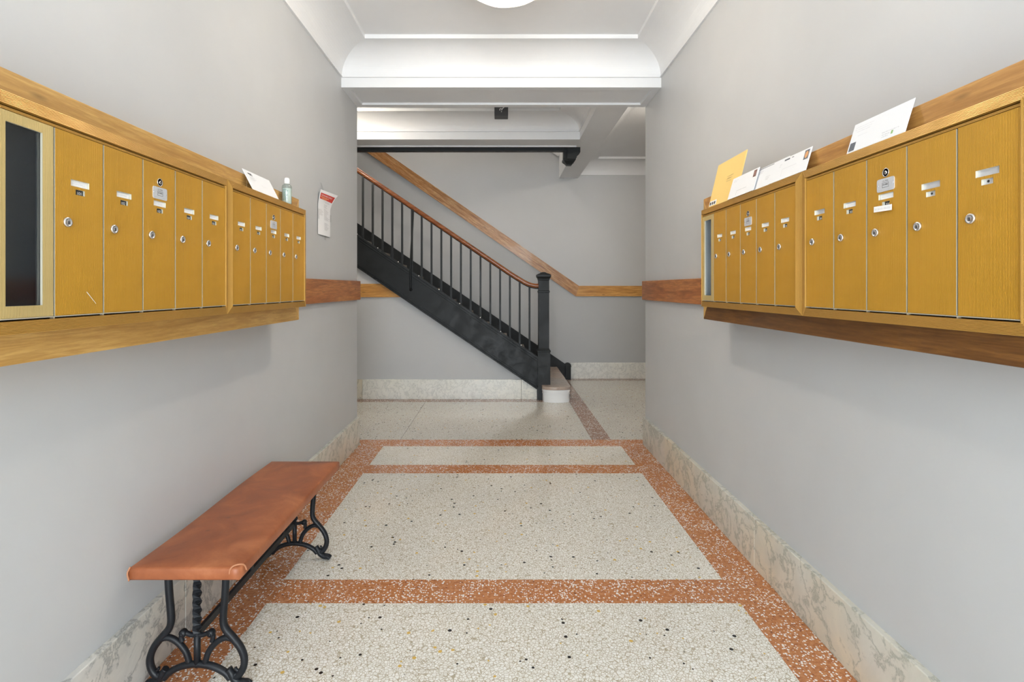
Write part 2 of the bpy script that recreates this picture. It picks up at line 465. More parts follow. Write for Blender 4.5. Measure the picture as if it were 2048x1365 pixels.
slab('terrazzo_band', 0.940, HX1, 7.27, YB, M['band_hall'], 0.0)

# --- walls
mb = MB(); mb.box((-XW - 0.16, Y0, 0), (-XW, Y1, ZT))
wall_left = struct('wall_left', mb, M['wall'], 'grey corridor wall with the bench before it')
mb = MB(); mb.box((XW, Y0, 0), (XW + 0.16, Y1, ZT))
wall_right = struct('wall_right', mb, M['wall'], 'grey corridor wall with the envelopes on its mailboxes')
mb = MB()
mb.box((HX0, Y1 - 0.16, 0), (-XW - 0.16, Y1, ZT)); 
struct('wall_hall_front_left', mb, M['hall_wall'], 'hall wall beside the corridor mouth')
mb = MB(); mb.box((XW + 0.16, Y1 - 0.16, 0), (HX1, Y1, ZT))
struct('wall_hall_front_right', mb, M['hall_wall'], 'hall wall on the other side of the corridor mouth')
mb = MB(); mb.box((HX0, YB, 0), (HX1, YB + 0.16, 5.2))
wall_back = struct('wall_back', mb, M['back_wall'], 'grey hall wall behind the staircase')
mb = MB(); mb.box((HX0 - 0.16, Y1 - 0.16, 0), (HX0, YB + 0.16, 5.2))
struct('wall_hall_end_left', mb, M['hall_wall'], 'hall end wall on the stair side')
mb = MB(); mb.box((HX1, Y1 - 0.16, 0), (HX1 + 0.16, YB + 0.16, ZT))
struct('wall_hall_end_right', mb, M['hall_wall'], 'hall end wall away from the stair')
# stairwell upper walls and lid
mb = MB(); mb.box((HX0, 5.60, 3.10), (0.97, 5.76, 5.2)); mb.box((0.84, 5.76, 3.10), (1.0, YB, 5.2))
struct('wall_stairwell', mb, M['hall_wall'], 'upper walls of the stairwell')
mb = MB(); mb.box((HX0, 5.60, 5.2), (1.0, YB + 0.16, 5.3))
struct('ceiling_stairwell', mb, M['white'], 'ceiling high over the stairwell')
# entrance wall behind the camera with an open doorway
mb = MB()
mb.box((-XW, Y0 - 0.16, 0), (-1.05, Y0, ZT)); mb.box((1.05, Y0 - 0.16, 0), (XW, Y0, ZT)); mb.box((-1.05, Y0 - 0.16, 2.72), (1.05, Y0, ZT))
struct('wall_entrance', mb, M['wall'], 'entrance wall with an open doorway')
mb = MB()
for sx in (-1, 1): mb.box((sx * 1.05, Y0 - 0.17, 0), (sx * 0.97, Y0 + 0.02, 2.72))
mb.box((-1.05, Y0 - 0.17, 2.64), (1.05, Y0 + 0.02, 2.72)); mb.box((-0.97, Y0 - 0.12, 2.10), (0.97, Y0 - 0.06, 2.16))
struct('door_1', mb, M['black'], 'black frame of the open entrance doorway')

# --- ceilings with cove cornices
def rect(x0, x1, y0, y1, d, z): return [(x0 + d, y0 + d, z), (x1 - d, y0 + d, z), (x1 - d, y1 - d, z), (x0 + d, y1 - d, z)]
def cove(x0, x1, y0, y1, zb, zt, inset=0.238, lip=0.028):
    m = MB()
    prof = [(0.0, zb - 0.012), (0.014, zb - 0.012), (0.014, zb - 0.004), (0.007, zb - 0.003), (0.007, zb + 0.004)]
    for k in range(0, 19):
        t = math.radians(90 * k / 18)
        prof.append((0.007 + (inset - 0.03) * (1 - math.cos(t)), zb + 0.004 + (zt - zb - 0.004) * math.sin(t)))
    prof += [(inset, zt), (inset, zt + lip)]
    m.loops([rect(x0, x1, y0, y1, d, z) for d, z in prof])
    m.loops([rect(x0, x1, y0, y1, 0, zb - 0.012), rect(x0, x1, y0, y1, 0, zt + lip + 0.10), rect(x0, x1, y0, y1, inset, zt + lip + 0.10), rect(x0, x1, y0, y1, inset, zt + lip)])
    return m
def panel(x0, x1, y0, y1, z, inset=0.238):
    m = MB(); m.box((x0 + inset - 0.03, y0 + inset - 0.03, z), (x1 - inset + 0.03, y1 - inset + 0.03, z + 0.05)); return m
YBM = 3.884; ZSOF = 2.798
struct('trim_1', cove(-XW, XW, Y0, YBM, 2.882, 3.05), M['white'], 'white coved cornice round the corridor ceiling')
struct('ceiling', panel(-XW, XW, Y0, YBM, 3.078), M['white'], 'white recessed ceiling panel of the corridor')
# corridor beam with a sunk soffit panel
def beam(x0, x1, y0, y1, zs, ztop, inset=0.055, sink=0.015):
    m = MB()
    m.loops([rect(x0, x1, y0, y1, 0, ztop), rect(x0, x1, y0, y1, 0, zs), rect(x0, x1, y0, y1, inset, zs), rect(x0, x1, y0, y1, inset + 0.006, zs + sink)], cap0=True, cap1=True)
    return m
struct('trim_2', beam(-XW, XW, YBM, Y1, ZSOF, ZT - 0.05), M['white'], 'white beam across the corridor mouth with sunk panel')
# hall beams and coves
ZHS = 2.87
AY0, AY1 = 5.50, 5.76
BX0, BX1 = 0.83, 1.10
mb = MB(); mb.box((HX0, AY0, ZHS), (BX0, AY1, ZT)); mb.box((HX0, AY1 - 0.02, ZHS - 0.012), (BX0, AY1 + 0.006, ZHS))
struct('trim_3', mb, M['white'], 'white ceiling beam before the stairwell')
mb = MB(); mb.box((BX0, Y1, ZHS), (BX1, YB, ZT)); mb.box((BX0 + 0.07, YB - 0.03, ZHS - 0.006), (BX1 - 0.07, YB, ZHS))
struct('trim_4', mb, M['white'], 'white ceiling beam running to the back wall')
struct('trim_5', cove(HX0, BX0, Y1, AY0, 2.962, 3.09), M['white'], 'coved cornice of the hall bay with the charcoal box')
struct('ceiling_hall_left', panel(HX0, BX0, Y1, AY0, 3.118), M['white'], 'hall ceiling panel with the charcoal box')
struct('trim_6', cove(BX1, HX1, Y1, YB, 2.925, 3.09), M['white'], 'coved cornice of the hall bay beyond the stair')
struct('ceiling_hall_right', panel(BX1, HX1, Y1, YB, 3.118), M['white'], 'hall ceiling panel beyond the stair')
# sloping plaster moulding high on the stairwell wall
mb = MB(); mb.box((-3.2, YB - 0.03, -0.03), (0, YB, 0.03))
o = mb.build('trim_7', M['white'], None, (0.83, 0, 3.20), (0, math.atan(0.68), 0)); tag(o, 'sloping white moulding high on the stairwell wall', None, None, 'structure')

# --- marble baseboards, slab by slab
BH = 0.2296
def baseboard(name, label, pieces, mats):
    root = empty(name, (0, 0, 0)); tag(root, label, None, None, 'structure')
    for (a, b), m in zip(pieces, mats):
        q = MB(); q.box(a, b); bevel(q.build('marble_slab', m, root), 0.003, 2)
baseboard('baseboard_left', 'marble baseboard behind the bench',
          [((-XW - 0.004, Y0, 0), (-XW + 0.022, 1.93, BH)), ((-XW - 0.004, 1.932, 0), (-XW + 0.022, 3.12, BH)), ((-XW - 0.004, 3.122, 0), (-XW + 0.022, Y1 + 0.004, BH))],
          [M['marble_grey'], M['marble_grey'], M['marble']])
baseboard('baseboard_right', 'marble baseboard opposite the bench',
          [((XW - 0.022, Y0, 0), (XW + 0.004, 2.409, BH)), ((XW - 0.022, 2.411, 0), (XW + 0.004, Y1 + 0.004, BH))], [M['marble'], M['marble']])
baseboard('baseboard_stair', 'marble baseboard under the stair',
          [((HX0, YS - 0.022, 0), (-1.62, YS, BH)), ((-1.618, YS - 0.022, 0), (0.233, YS, BH)), ((0.235, YS - 0.022, 0), (0.43, YS, BH))], [M['marble'], M['marble_hall'], M['marble_hall']])
baseboard('baseboard_back', 'marble baseboard along the hall back wall', [((0.988, YB - 0.022, 0), (HX1, YB, BH))], [M['marble_hall']])

# --- wall under the stair (follows the underside of the stringer)
SL = 0.678
def str_top(x): return CAM_Z - 0.8085 + SL * (0.4194 - x)
def str_bot(x): return CAM_Z - 1.181 + SL * (0.4194 - x)
xz = -2.85
mb = MB(); mb.prism([(HX0, 0), (0.42, 0), (0.42, str_bot(0.42) + 0.05), (xz, str_bot(xz) + 0.05), (HX0, str_bot(xz) + 0.05)], 'y', YS, YS + 0.05)
struct('wall_under_stair', mb, M['stair_wall'], 'grey wall under the black stair stringer')

# --- wooden chair rails and dado boards
def rail_board(name, a, b, mat, label):
    q = MB(); q.box(a, b); o = q.build(name, mat); bevel(o, 0.003, 2); tag(o, label, None, None, 'structure'); return o
RZ0, RZ1 = CAM_Z - 0.099, CAM_Z + 0.056
rail_board('trim_8', (-XW, 2.69, RZ0), (-XW + 0.026, Y1 + 0.012, RZ1), M['cherry_y'], 'red-brown wooden chair rail below the taped notice')
rail_board('trim_9', (XW - 0.026, 2.76, RZ0), (XW, Y1 + 0.012, RZ1), M['cherry_y'], 'red-brown wooden chair rail running to the hall on the envelope side')
rail_board('trim_10', (HX0, YS - 0.02, CAM_Z - 0.110), (-1.0, YS, CAM_Z + 0.047), M['dado_x'], 'amber dado board under the stair')
q = MB(); q.prism([(1.109, CAM_Z + 0.028), (1.065, CAM_Z - 0.122), (HX1, CAM_Z - 0.122), (HX1, CAM_Z + 0.028)], 'y', YB - 0.024, YB)
tag(q.build('trim_11', M['dado_x']), 'amber dado board along the hall back wall', None, None, 'structure')
ang = math.atan(0.69); LR = 5.0
q = MB(); ca, sa = math.cos(ang), math.sin(ang)
# local x runs down the slope to the mitre at the origin
w_ = 0.150
def to_loc(dx, dz): return (dx * ca - dz * sa, dx * sa + dz * ca)
m_low = to_loc(-0.044, -0.150)
q.prism([(-LR, 0), (0, 0), m_low, (-LR, m_low[1])], 'y', -0.024, 0)
q.prism([(-LR, -0.012), (-0.008, -0.012), (-0.013, -0.022), (-LR, -0.022)], 'y', -0.027, -0.024)
o = q.build('trim_12', M['worn_x'], None, (1.109, YB, CAM_Z + 0.028), (0, ang, 0)); tag(o, 'worn brown dado board climbing beside the stair', None, None, 'structure')

# ================================================================ STAIRCASE
stair = empty('staircase', (0.49, 6.05, 0)); tag(stair, 'black metal staircase with wooden handrail and square newel post', 'staircase')
SO = Vector(stair.location)
def sbuild(mb, name, mats, parent=stair):
    mb.v = [(p[0] - SO.x, p[1] - SO.y, p[2] - SO.z) for p in mb.v]
    return mb.build(name, mats, parent)
SY = 6.020   # front face of the outer stringer
XT = -2.85
# outer stringer: plate, cap moulding, lower flange, foot
mb = MB()
mb.prism([(XT, str_bot(XT)), (0.48, str_bot(0.48)), (0.48, str_top(0.42)), (0.42, str_top(0.42)), (XT, str_top(XT))], 'y', SY + 0.010, SY + 0.05)
mb.box((0.415, SY - 0.002, 0.0), (0.478, SY + 0.05, 0.30))
outer = sbuild(mb, 'outer_stringer', M['black'])
def strip(off0, off1, y0, y1, base, xa=XT, xb=0.425):
    m = MB(); m.prism([(xa, base(xa) + off0), (xb, base(xb) + off0), (xb, base(xb) + off1), (xa, base(xa) + off1)], 'y', y0, y1); return m
m = strip(-0.012, 0.012, SY - 0.018, SY + 0.05, str_top); sbuild(m, 'cap_moulding', M['black'], None).parent = outer
m = strip(-0.040, -0.018, SY - 0.006, SY + 0.02, str_top); sbuild(m, 'under_moulding', M['black'], None).parent = outer
m = strip(-0.068, -0.050, SY + 0.000, SY + 0.02, str_top); sbuild(m, 'under_moulding', M['black'], None).parent = outer
m = strip(0.0, 0.022, SY - 0.014, SY + 0.03, str_bot); sbuild(m, 'lower_flange', M['black'], None).parent = outer
m = strip(0.034, 0.048, SY - 0.002, SY + 0.03, str_bot); sbuild(m, 'lower_moulding', M['black'], None).parent = outer
for c in outer.children: c.matrix_parent_inverse = Matrix()
# wall-side skirt with its little end post
def skirt_top(x): return CAM_Z - 1.0886 + SL * (0.9036 - x)
mb = MB(); mb.prism([(XT, skirt_top(XT) - 0.33), (0.915, skirt_top(0.915) - 0.19), (0.915, skirt_top(0.915)), (XT, skirt_top(XT))], 'y', YB - 0.05, YB - 0.028)
mb.prism([(XT, skirt_top(XT) - 0.012), (0.915, skirt_top(0.915) - 0.012), (0.915, skirt_top(0.915) + 0.010), (XT, skirt_top(XT) + 0.010)], 'y', YB - 0.064, YB - 0.028)
sbuild(mb, 'wall_stringer', M['black'])
mb = MB(); pz = 0.235
pp = [(0.908, 0), (0.984, 0), (0.984, pz - 0.02)] + [(0.945 + 0.037 * math.cos(t), pz - 0.025 + 0.025 * math.sin(t)) for t in [math.pi * k / 8 for k in range(9)]] + [(0.908, pz - 0.02)]
mb.prism(pp, 'y', YB - 0.10, YB - 0.024); mb.box((0.904, YB - 0.104, pz - 0.05), (0.988, YB - 0.022, pz - 0.035))
sbuild(mb, 'end_post', M['black'])
# treads and risers
RUN = 0.2365; RISE = 0.160; Z1 = 0.178; XR = 0.783
NST = 15
for i in range(1, NST):
    x = XR - RUN * i; z0 = Z1 + RISE * (i - 1); z1 = z0 + RISE
    mb = MB(); mb.box((x - 0.03, SY + 0.052, z0), (x - 0.012, YB - 0.052, z1 - 0.03)); sbuild(mb, 'riser', M['black'])
    mb = MB(); mb.box((x - RUN - 0.028, SY + 0.052, z1 - 0.03), (x + 0.005, YB - 0.052, z1)); sbuild(mb, 'tread', M['tread'])
    mb = MB(); mb.lathe([(0.0, 0), (0.008, 0.0), (0.007, 0.004), (0.003, 0.006), (0.0, 0.006)], (0, 0, 0), 10, axis='y')
    mb.v = [(p[0] + x - 0.08, SY - 0.019 - p[1], p[2] + str_top(x - 0.08) + 0.016) for p in mb.v]
    if -2.6 < x < 0.45: sbuild(mb, 'bolt', M['chrome'])
# bullnose first step
def bull(x0, x1, yf, yr, inset=0.0):
    c = (x0 + x1) / 2; h = (x1 - x0) / 2 - inset
    arc = [(c + h * math.sin(t), yf + inset + 0.10 - 0.10 * math.cos(t) ** 0.8) for t in [math.radians(-90 + 180 * k / 20) for k in range(21)]]
    return arc + [(c + h, yr), (c - h, yr)]
mb = MB(); mb.prism(bull(0.465, 0.795, 5.858, YB - 0.052), 'z', Z1 - 0.036, Z1); st1 = sbuild(mb, 'stone_tread', M['pink_stone']); bevel(st1, 0.008, 3)
mb = MB()
mb.prism(bull(0.465, 0.795, 5.858, YB - 0.055, 0.012), 'z', 0.0, Z1 - 0.036)
mb.prism(bull(0.465, 0.795, 5.858, YB - 0.055, 0.005), 'z', Z1 - 0.062, Z1 - 0.036)
mb.prism(bull(0.465, 0.795, 5.858, YB - 0.055, 0.008), 'z', Z1 - 0.092, Z1 - 0.078)
sbuild(mb, 'bullnose_riser', M['white_gloss'])
# newel post
nx, ny = 0.4936, 6.075
def sq(h, z): return [(nx - h, ny - h, z), (nx + h, ny - h, z), (nx + h, ny + h, z), (nx - h, ny + h, z)]
mb = MB()
prof = [(0.0725, Z1 + 0.001), (0.0725, 0.555), (0.078, 0.56), (0.078, 0.572), (0.068, 0.585), (0.061, 0.60), (0.061, 1.243), (0.067, 1.248), (0.067, 1.262), (0.061, 1.268),
        (0.061, 1.385), (0.066, 1.395), (0.066, 1.402), (0.072, 1.412), (0.080, 1.425), (0.082, 1.432), (0.082, 1.450), (0.074, 1.456), (0.050, 1.468), (0.040, 1.470)]
mb.loops([sq(h, z) for h, z in prof], cap0=True, cap1=True)
newel = sbuild(mb, 'newel_post', M['black'])
mb = MB(); mb.lathe([(0.042, 1.468), (0.040, 1.474), (0.026, 1.481), (0.0, 1.484)], (nx, ny, 0), 20); c = sbuild(mb, 'newel_button', M['black'], newel)
# handrail with easing at the newel
HY = 6.05
pts = [(0.4334, 0.0233), (0.39, 0.0245), (0.333, 0.037), (0.275, 0.062), (0.217, 0.096), (0.1006, 0.1687), (-0.0145, 0.247)]
pts = [(x, HY, CAM_Z + z) for x, z in pts] + [(x, HY, CAM_Z + 0.247 + SL * (-0.0145 - x)) for x in (-0.4, -0.9, -1.5, -2.1, -2.8)]
mb = MB(); mb.tube(spline(pts, 5), 0.026, 12, flat=1.0); sbuild(mb, 'handrail', M['handrail'])
mb = MB(); mb.tube([(p[0], p[1], p[2] - 0.026) for p in spline(pts, 5)], 0.010, 6); sbuild(mb, 'rail_bar', M['black'])
# balusters
def rail_z(x):
    S = spline(pts, 8)
    for a, b in zip(S, S[1:]):
        if b.x <= x <= a.x: return a.z + (b.z - a.z) * (x - a.x) / (b.x - a.x)
    return CAM_Z + 0.247 + SL * (-0.0145 - x)
k = 0; x = 0.3287
while x > -2.7:
    mb = MB(); h = 0.0108
    mb.box((x - h, HY - h, str_top(x) - 0.02), (x + h, HY + h, rail_z(x) - 0.025)); sbuild(mb, 'baluster', M['black'])
    x -= 0.1140; k += 1
# brace rod against the sixth baluster, bolted to the stringer
xb = (824.5 - 1002.5) * 0.005817
mb = MB(); S = spline([(xb + 0.012, HY - 0.012, rail_z(xb) - 0.03), (xb + 0.008, HY - 0.02, rail_z(xb) - 0.18), (xb - 0.01, SY - 0.030, str_top(xb) + 0.10), (xb - 0.012, SY - 0.028, str_top(xb)), (xb - 0.012, SY - 0.012, str_top(xb) - 0.20)], 6)
mb.tube(S, 0.011, 8); mb.lathe([(0.0, 0), (0.018, 0.0), (0.016, 0.012), (0.0, 0.014)], (xb - 0.012, SY + 0.008, str_top(xb) - 0.20), 10, axis='y')
mb.v = [(p[0], p[1], p[2]) for p in mb.v]
sbuild(mb, 'brace_rod', M['black'])

# ================================================================ upper landing edge with drop newel
land = empty('landing_fascia', (0.766, 5.87, 2.66)); tag(land, 'black upper landing edge with carved drop newel under the ceiling beam', 'landing edge')
LO = Vector(land.location)
def lbuild(mb, name, mats):
    mb.v = [(p[0] - LO.x, p[1] - LO.y, p[2] - LO.z) for p in mb.v]
    return mb.build(name, mats, land)
mb = MB(); mb.box((-3.6, 5.79, CAM_Z + 1.530), (0.70, 5.85, CAM_Z + 1.70)); mb.box((-3.6, 5.785, CAM_Z + 1.525), (0.70, 5.855, CAM_Z + 1.536)); lbuild(mb, 'fascia_bar', M['black'])
mb = MB(); px_, py_ = 0.764, 5.88
def sq2(h, z): return [(px_ - h, py_ - h, z), (px_ + h, py_ - h, z), (px_ + h, py_ + h, z), (px_ - h, py_ + h, z)]
mb.loops([sq2(h, CAM_Z + z) for h, z in [(0.062, 1.75), (0.062, 1.455), (0.070, 1.448), (0.070, 1.436), (0.060, 1.420), (0.050, 1.412), (0.034, 1.392), (0.028, 1.382)]], cap0=True, cap1=True)
lbuild(mb, 'drop_newel', M['black'])
mb = MB()
pf = [(0.735, 1.606), (0.882, 1.606), (0.882, 1.515), (0.868, 1.492), (0.846, 1.472), (0.840, 1.452), (0.826, 1.440), (0.735, 1.440)]
mb.prism([(x, CAM_Z + z) for x, z in pf], 'y', 5.80, 5.825); mb.box((0.735, 5.795, CAM_Z + 1.527), (0.880, 5.83, CAM_Z + 1.537))
lbuild(mb, 'carved_bracket', M['black'])

# ================================================================ lamps
def bowl_lamp(loc, ceil_z, label, watts, group=None):
    t = empty('ceiling_lamp', loc); tag(t, label, 'ceiling lamp', group)
    R_, D_ = 0.235, 0.130
    mb = MB(); N = 40; L = []
    prof = [(0.001, -D_)] + [(R_ * math.sin(math.radians(a)), -D_ * math.cos(math.radians(a)) ** 0.9 if a < 90 else 0.0) for a in (12, 24, 36, 48, 58, 68, 76, 83, 90)] + [(R_ + 0.004, 0.008), (R_ - 0.004, 0.010)] + [(R_ * 0.97 * math.sin(math.radians(a)), 0.006 - (D_ - 0.008) * math.cos(math.radians(a)) ** 0.9) for a in (80, 60, 40, 20)] + [(0.001, 0.006 - D_ + 0.008)]
    for r, h in prof:
        L.append([(r * math.cos(2 * math.pi * k / N) * (1 + 0.012 * math.sin(5 * 2 * math.pi * k / N)), r * math.sin(2 * math.pi * k / N) * (1 + 0.012 * math.cos(7 * 2 * math.pi * k / N)), h) for k in range(N)])
    mb.loops(L, 0, True); mb.build('glass_bowl', M['alabaster'], t)
    mb = MB(); h = ceil_z - loc[2]
    mb.lathe([(0.001, h), (0.238, h), (0.242, h - 0.006), (0.236, h - 0.012), (0.001, h - 0.012)], n=40); mb.build('ceiling_pan', M['white_gloss'], t)
    if h > 0.1:
        mb = MB(); mb.lathe([(0.243, 0.010), (0.243, 0.018), (0.001, 0.030), (0.001, 0.010)], n=40); mb.build('uplight_shield', M['white_gloss'], t)  # unseen opaque pan, added to stop the bulbs' light going upwards
    for a in (90, 210, 330):
        c, s = math.cos(math.radians(a)), math.sin(math.radians(a))
        mb = MB(); mb.tube([(0.225 * c, 0.225 * s, h - 0.008), (R_ * c, R_ * s, 0.010)], 0.004, 6); mb.build('hanger', M['bronze'], t)
        mb = MB(); mb.box((-0.010, -0.006, -0.026), (0.010, 0.006, 0.014)); o = mb.build('clip', M['cap_white'], t, ((R_ + 0.002) * c, (R_ + 0.002) * s, 0), (0, 0, math.radians(a - 90)))
    l = bpy.data.lights.new('bulb_light', 'POINT'); l.energy = watts; l.color = (1.0, 0.99, 0.98); l.shadow_soft_size = 0.05
    lo = bpy.data.objects.new('bulb_light', l); COL.objects.link(lo); lo.parent = t; lo.location = (0, 0, -0.045)
    return t
bowl_lamp((0.022, 2.562, 2.865), 3.078, 'glowing cream alabaster bowl lamp on the corridor ceiling', BULB_W)
bowl_lamp((-1.80, 4.82, 3.08), 3.118, 'added unseen bowl lamp in the hall bay before the stair', HALL_W)  # unseen lamp, added to brighten the hall and far corridor wall
bowl_lamp((1.85, 4.85, 3.08), 3.118, 'added unseen bowl lamp in the hall bay beyond the stair', HALL_W)  # added out of view likewise, for the opposite corridor wall
bowl_lamp((-1.2, 6.7, 5.16), 5.2, 'alabaster bowl lamp high in the stairwell', HALL_W * 2.2)

# charcoal junction box with white wires on the hall ceiling
jb = empty('junction_box', (0.0, 5.14, 2.985)); tag(jb, 'square charcoal box with white wires on the hall ceiling', 'junction box')
mb = MB(); mb.box((-0.067, -0.06, 0.0), (0.067, 0.06, 0.133)); bevel(mb.build('box_body', M['box_grey'], jb), 0.004, 2)
mb = MB(); mb.tube(spline([(0.003, -0.062, 0.05), (0.012, -0.072, 0.062), (0.035, -0.075, 0.082), (0.062, -0.07, 0.10), (0.085, -0.02, 0.133)], 5), 0.004, 6); mb.build('wire', M['wire'], jb)
mb = MB(); mb.tube(spline([(-0.012, -0.062, 0.048), (-0.014, -0.07, 0.058), (-0.004, -0.07, 0.064), (0.008, -0.064, 0.06)], 5), 0.0035, 6); mb.build('wire', M['wire'], jb)
mb = MB(); mb.lathe([(0.0, 0), (0.006, 0.0), (0.005, 0.004), (0.0, 0.004)], (0.002, -0.064, 0.036), 8, axis='y'); mb.build('screw', M['chrome'], jb)

# ================================================================ MAILBOXES
ZB = CAM_Z - 0.0950       # foot of the units
UH = 0.489
DZ0, DZ1 = 0.033, 0.450   # doors, above the foot
RIBS = 9
def ring(x0, x1, z0, z1, y): return [(x0, y, z0), (x1, y, z0), (x1, y, z1), (x0, y, z1)]

def door_mesh(w, holes, t=0.007):
    """front sheet with cut-outs, bright edges; local x 0..w, z DZ0..DZ1, front at y=0"""
    m = MB()
    xs = sorted({0, w} | {h[0] for h in holes} | {h[1] for h in holes}); zs = sorted({DZ0, DZ1} | {h[2] for h in holes} | {h[3] for h in holes})
    for i in range(len(xs) - 1):
        for j in range(len(zs) - 1):
            cx, cz = (xs[i] + xs[i + 1]) / 2, (zs[j] + zs[j + 1]) / 2
            if any(h[0] < cx < h[1] and h[2] < cz < h[3] for h in holes): continue
            m.add([(xs[i], 0, zs[j]), (xs[i + 1], 0, zs[j]), (xs[i + 1], 0, zs[j + 1]), (xs[i], 0, zs[j + 1])], [(0, 1, 2, 3)], 0)
    m.loops([ring(0, w, DZ0, DZ1, 0), ring(0, w, DZ0, DZ1, t)], 1)
    for h in holes: m.loops([ring(h[0], h[1], h[2], h[3], 0), ring(h[0], h[1], h[2], h[3], 0.005)], 1)
    return m

def lock_mb(x, z):
    m = MB()
    m.lathe([(0.0115, 0.0), (0.0115, -0.003), (0.0105, -0.0045), (0.0075, -0.005), (0.0072, -0.0035), (0.0060, -0.0038), (0.0, -0.0042)], (x, 0, z), 20, 0, 'y')
    m.box((x - 0.0011, -0.0047, z - 0.0045), (x + 0.0011, -0.0040, z + 0.0025), 1)
    return m

def scribble(m, x0, x1, z, y, h, mat, seed):
    r = random.Random(seed); x = x0
    while x < x1 - 0.001:
        w = r.uniform(0.0008, 0.0022); hh = h * r.uniform(0.6, 1.0)
        m.add([(x, y, z), (min(x + w, x1), y, z), (min(x + w, x1), y, z + hh), (x, y, z + hh)], [(0, 1, 2, 3)], mat)
        x += w + r.choice((0.0006, 0.0006, 0.002))

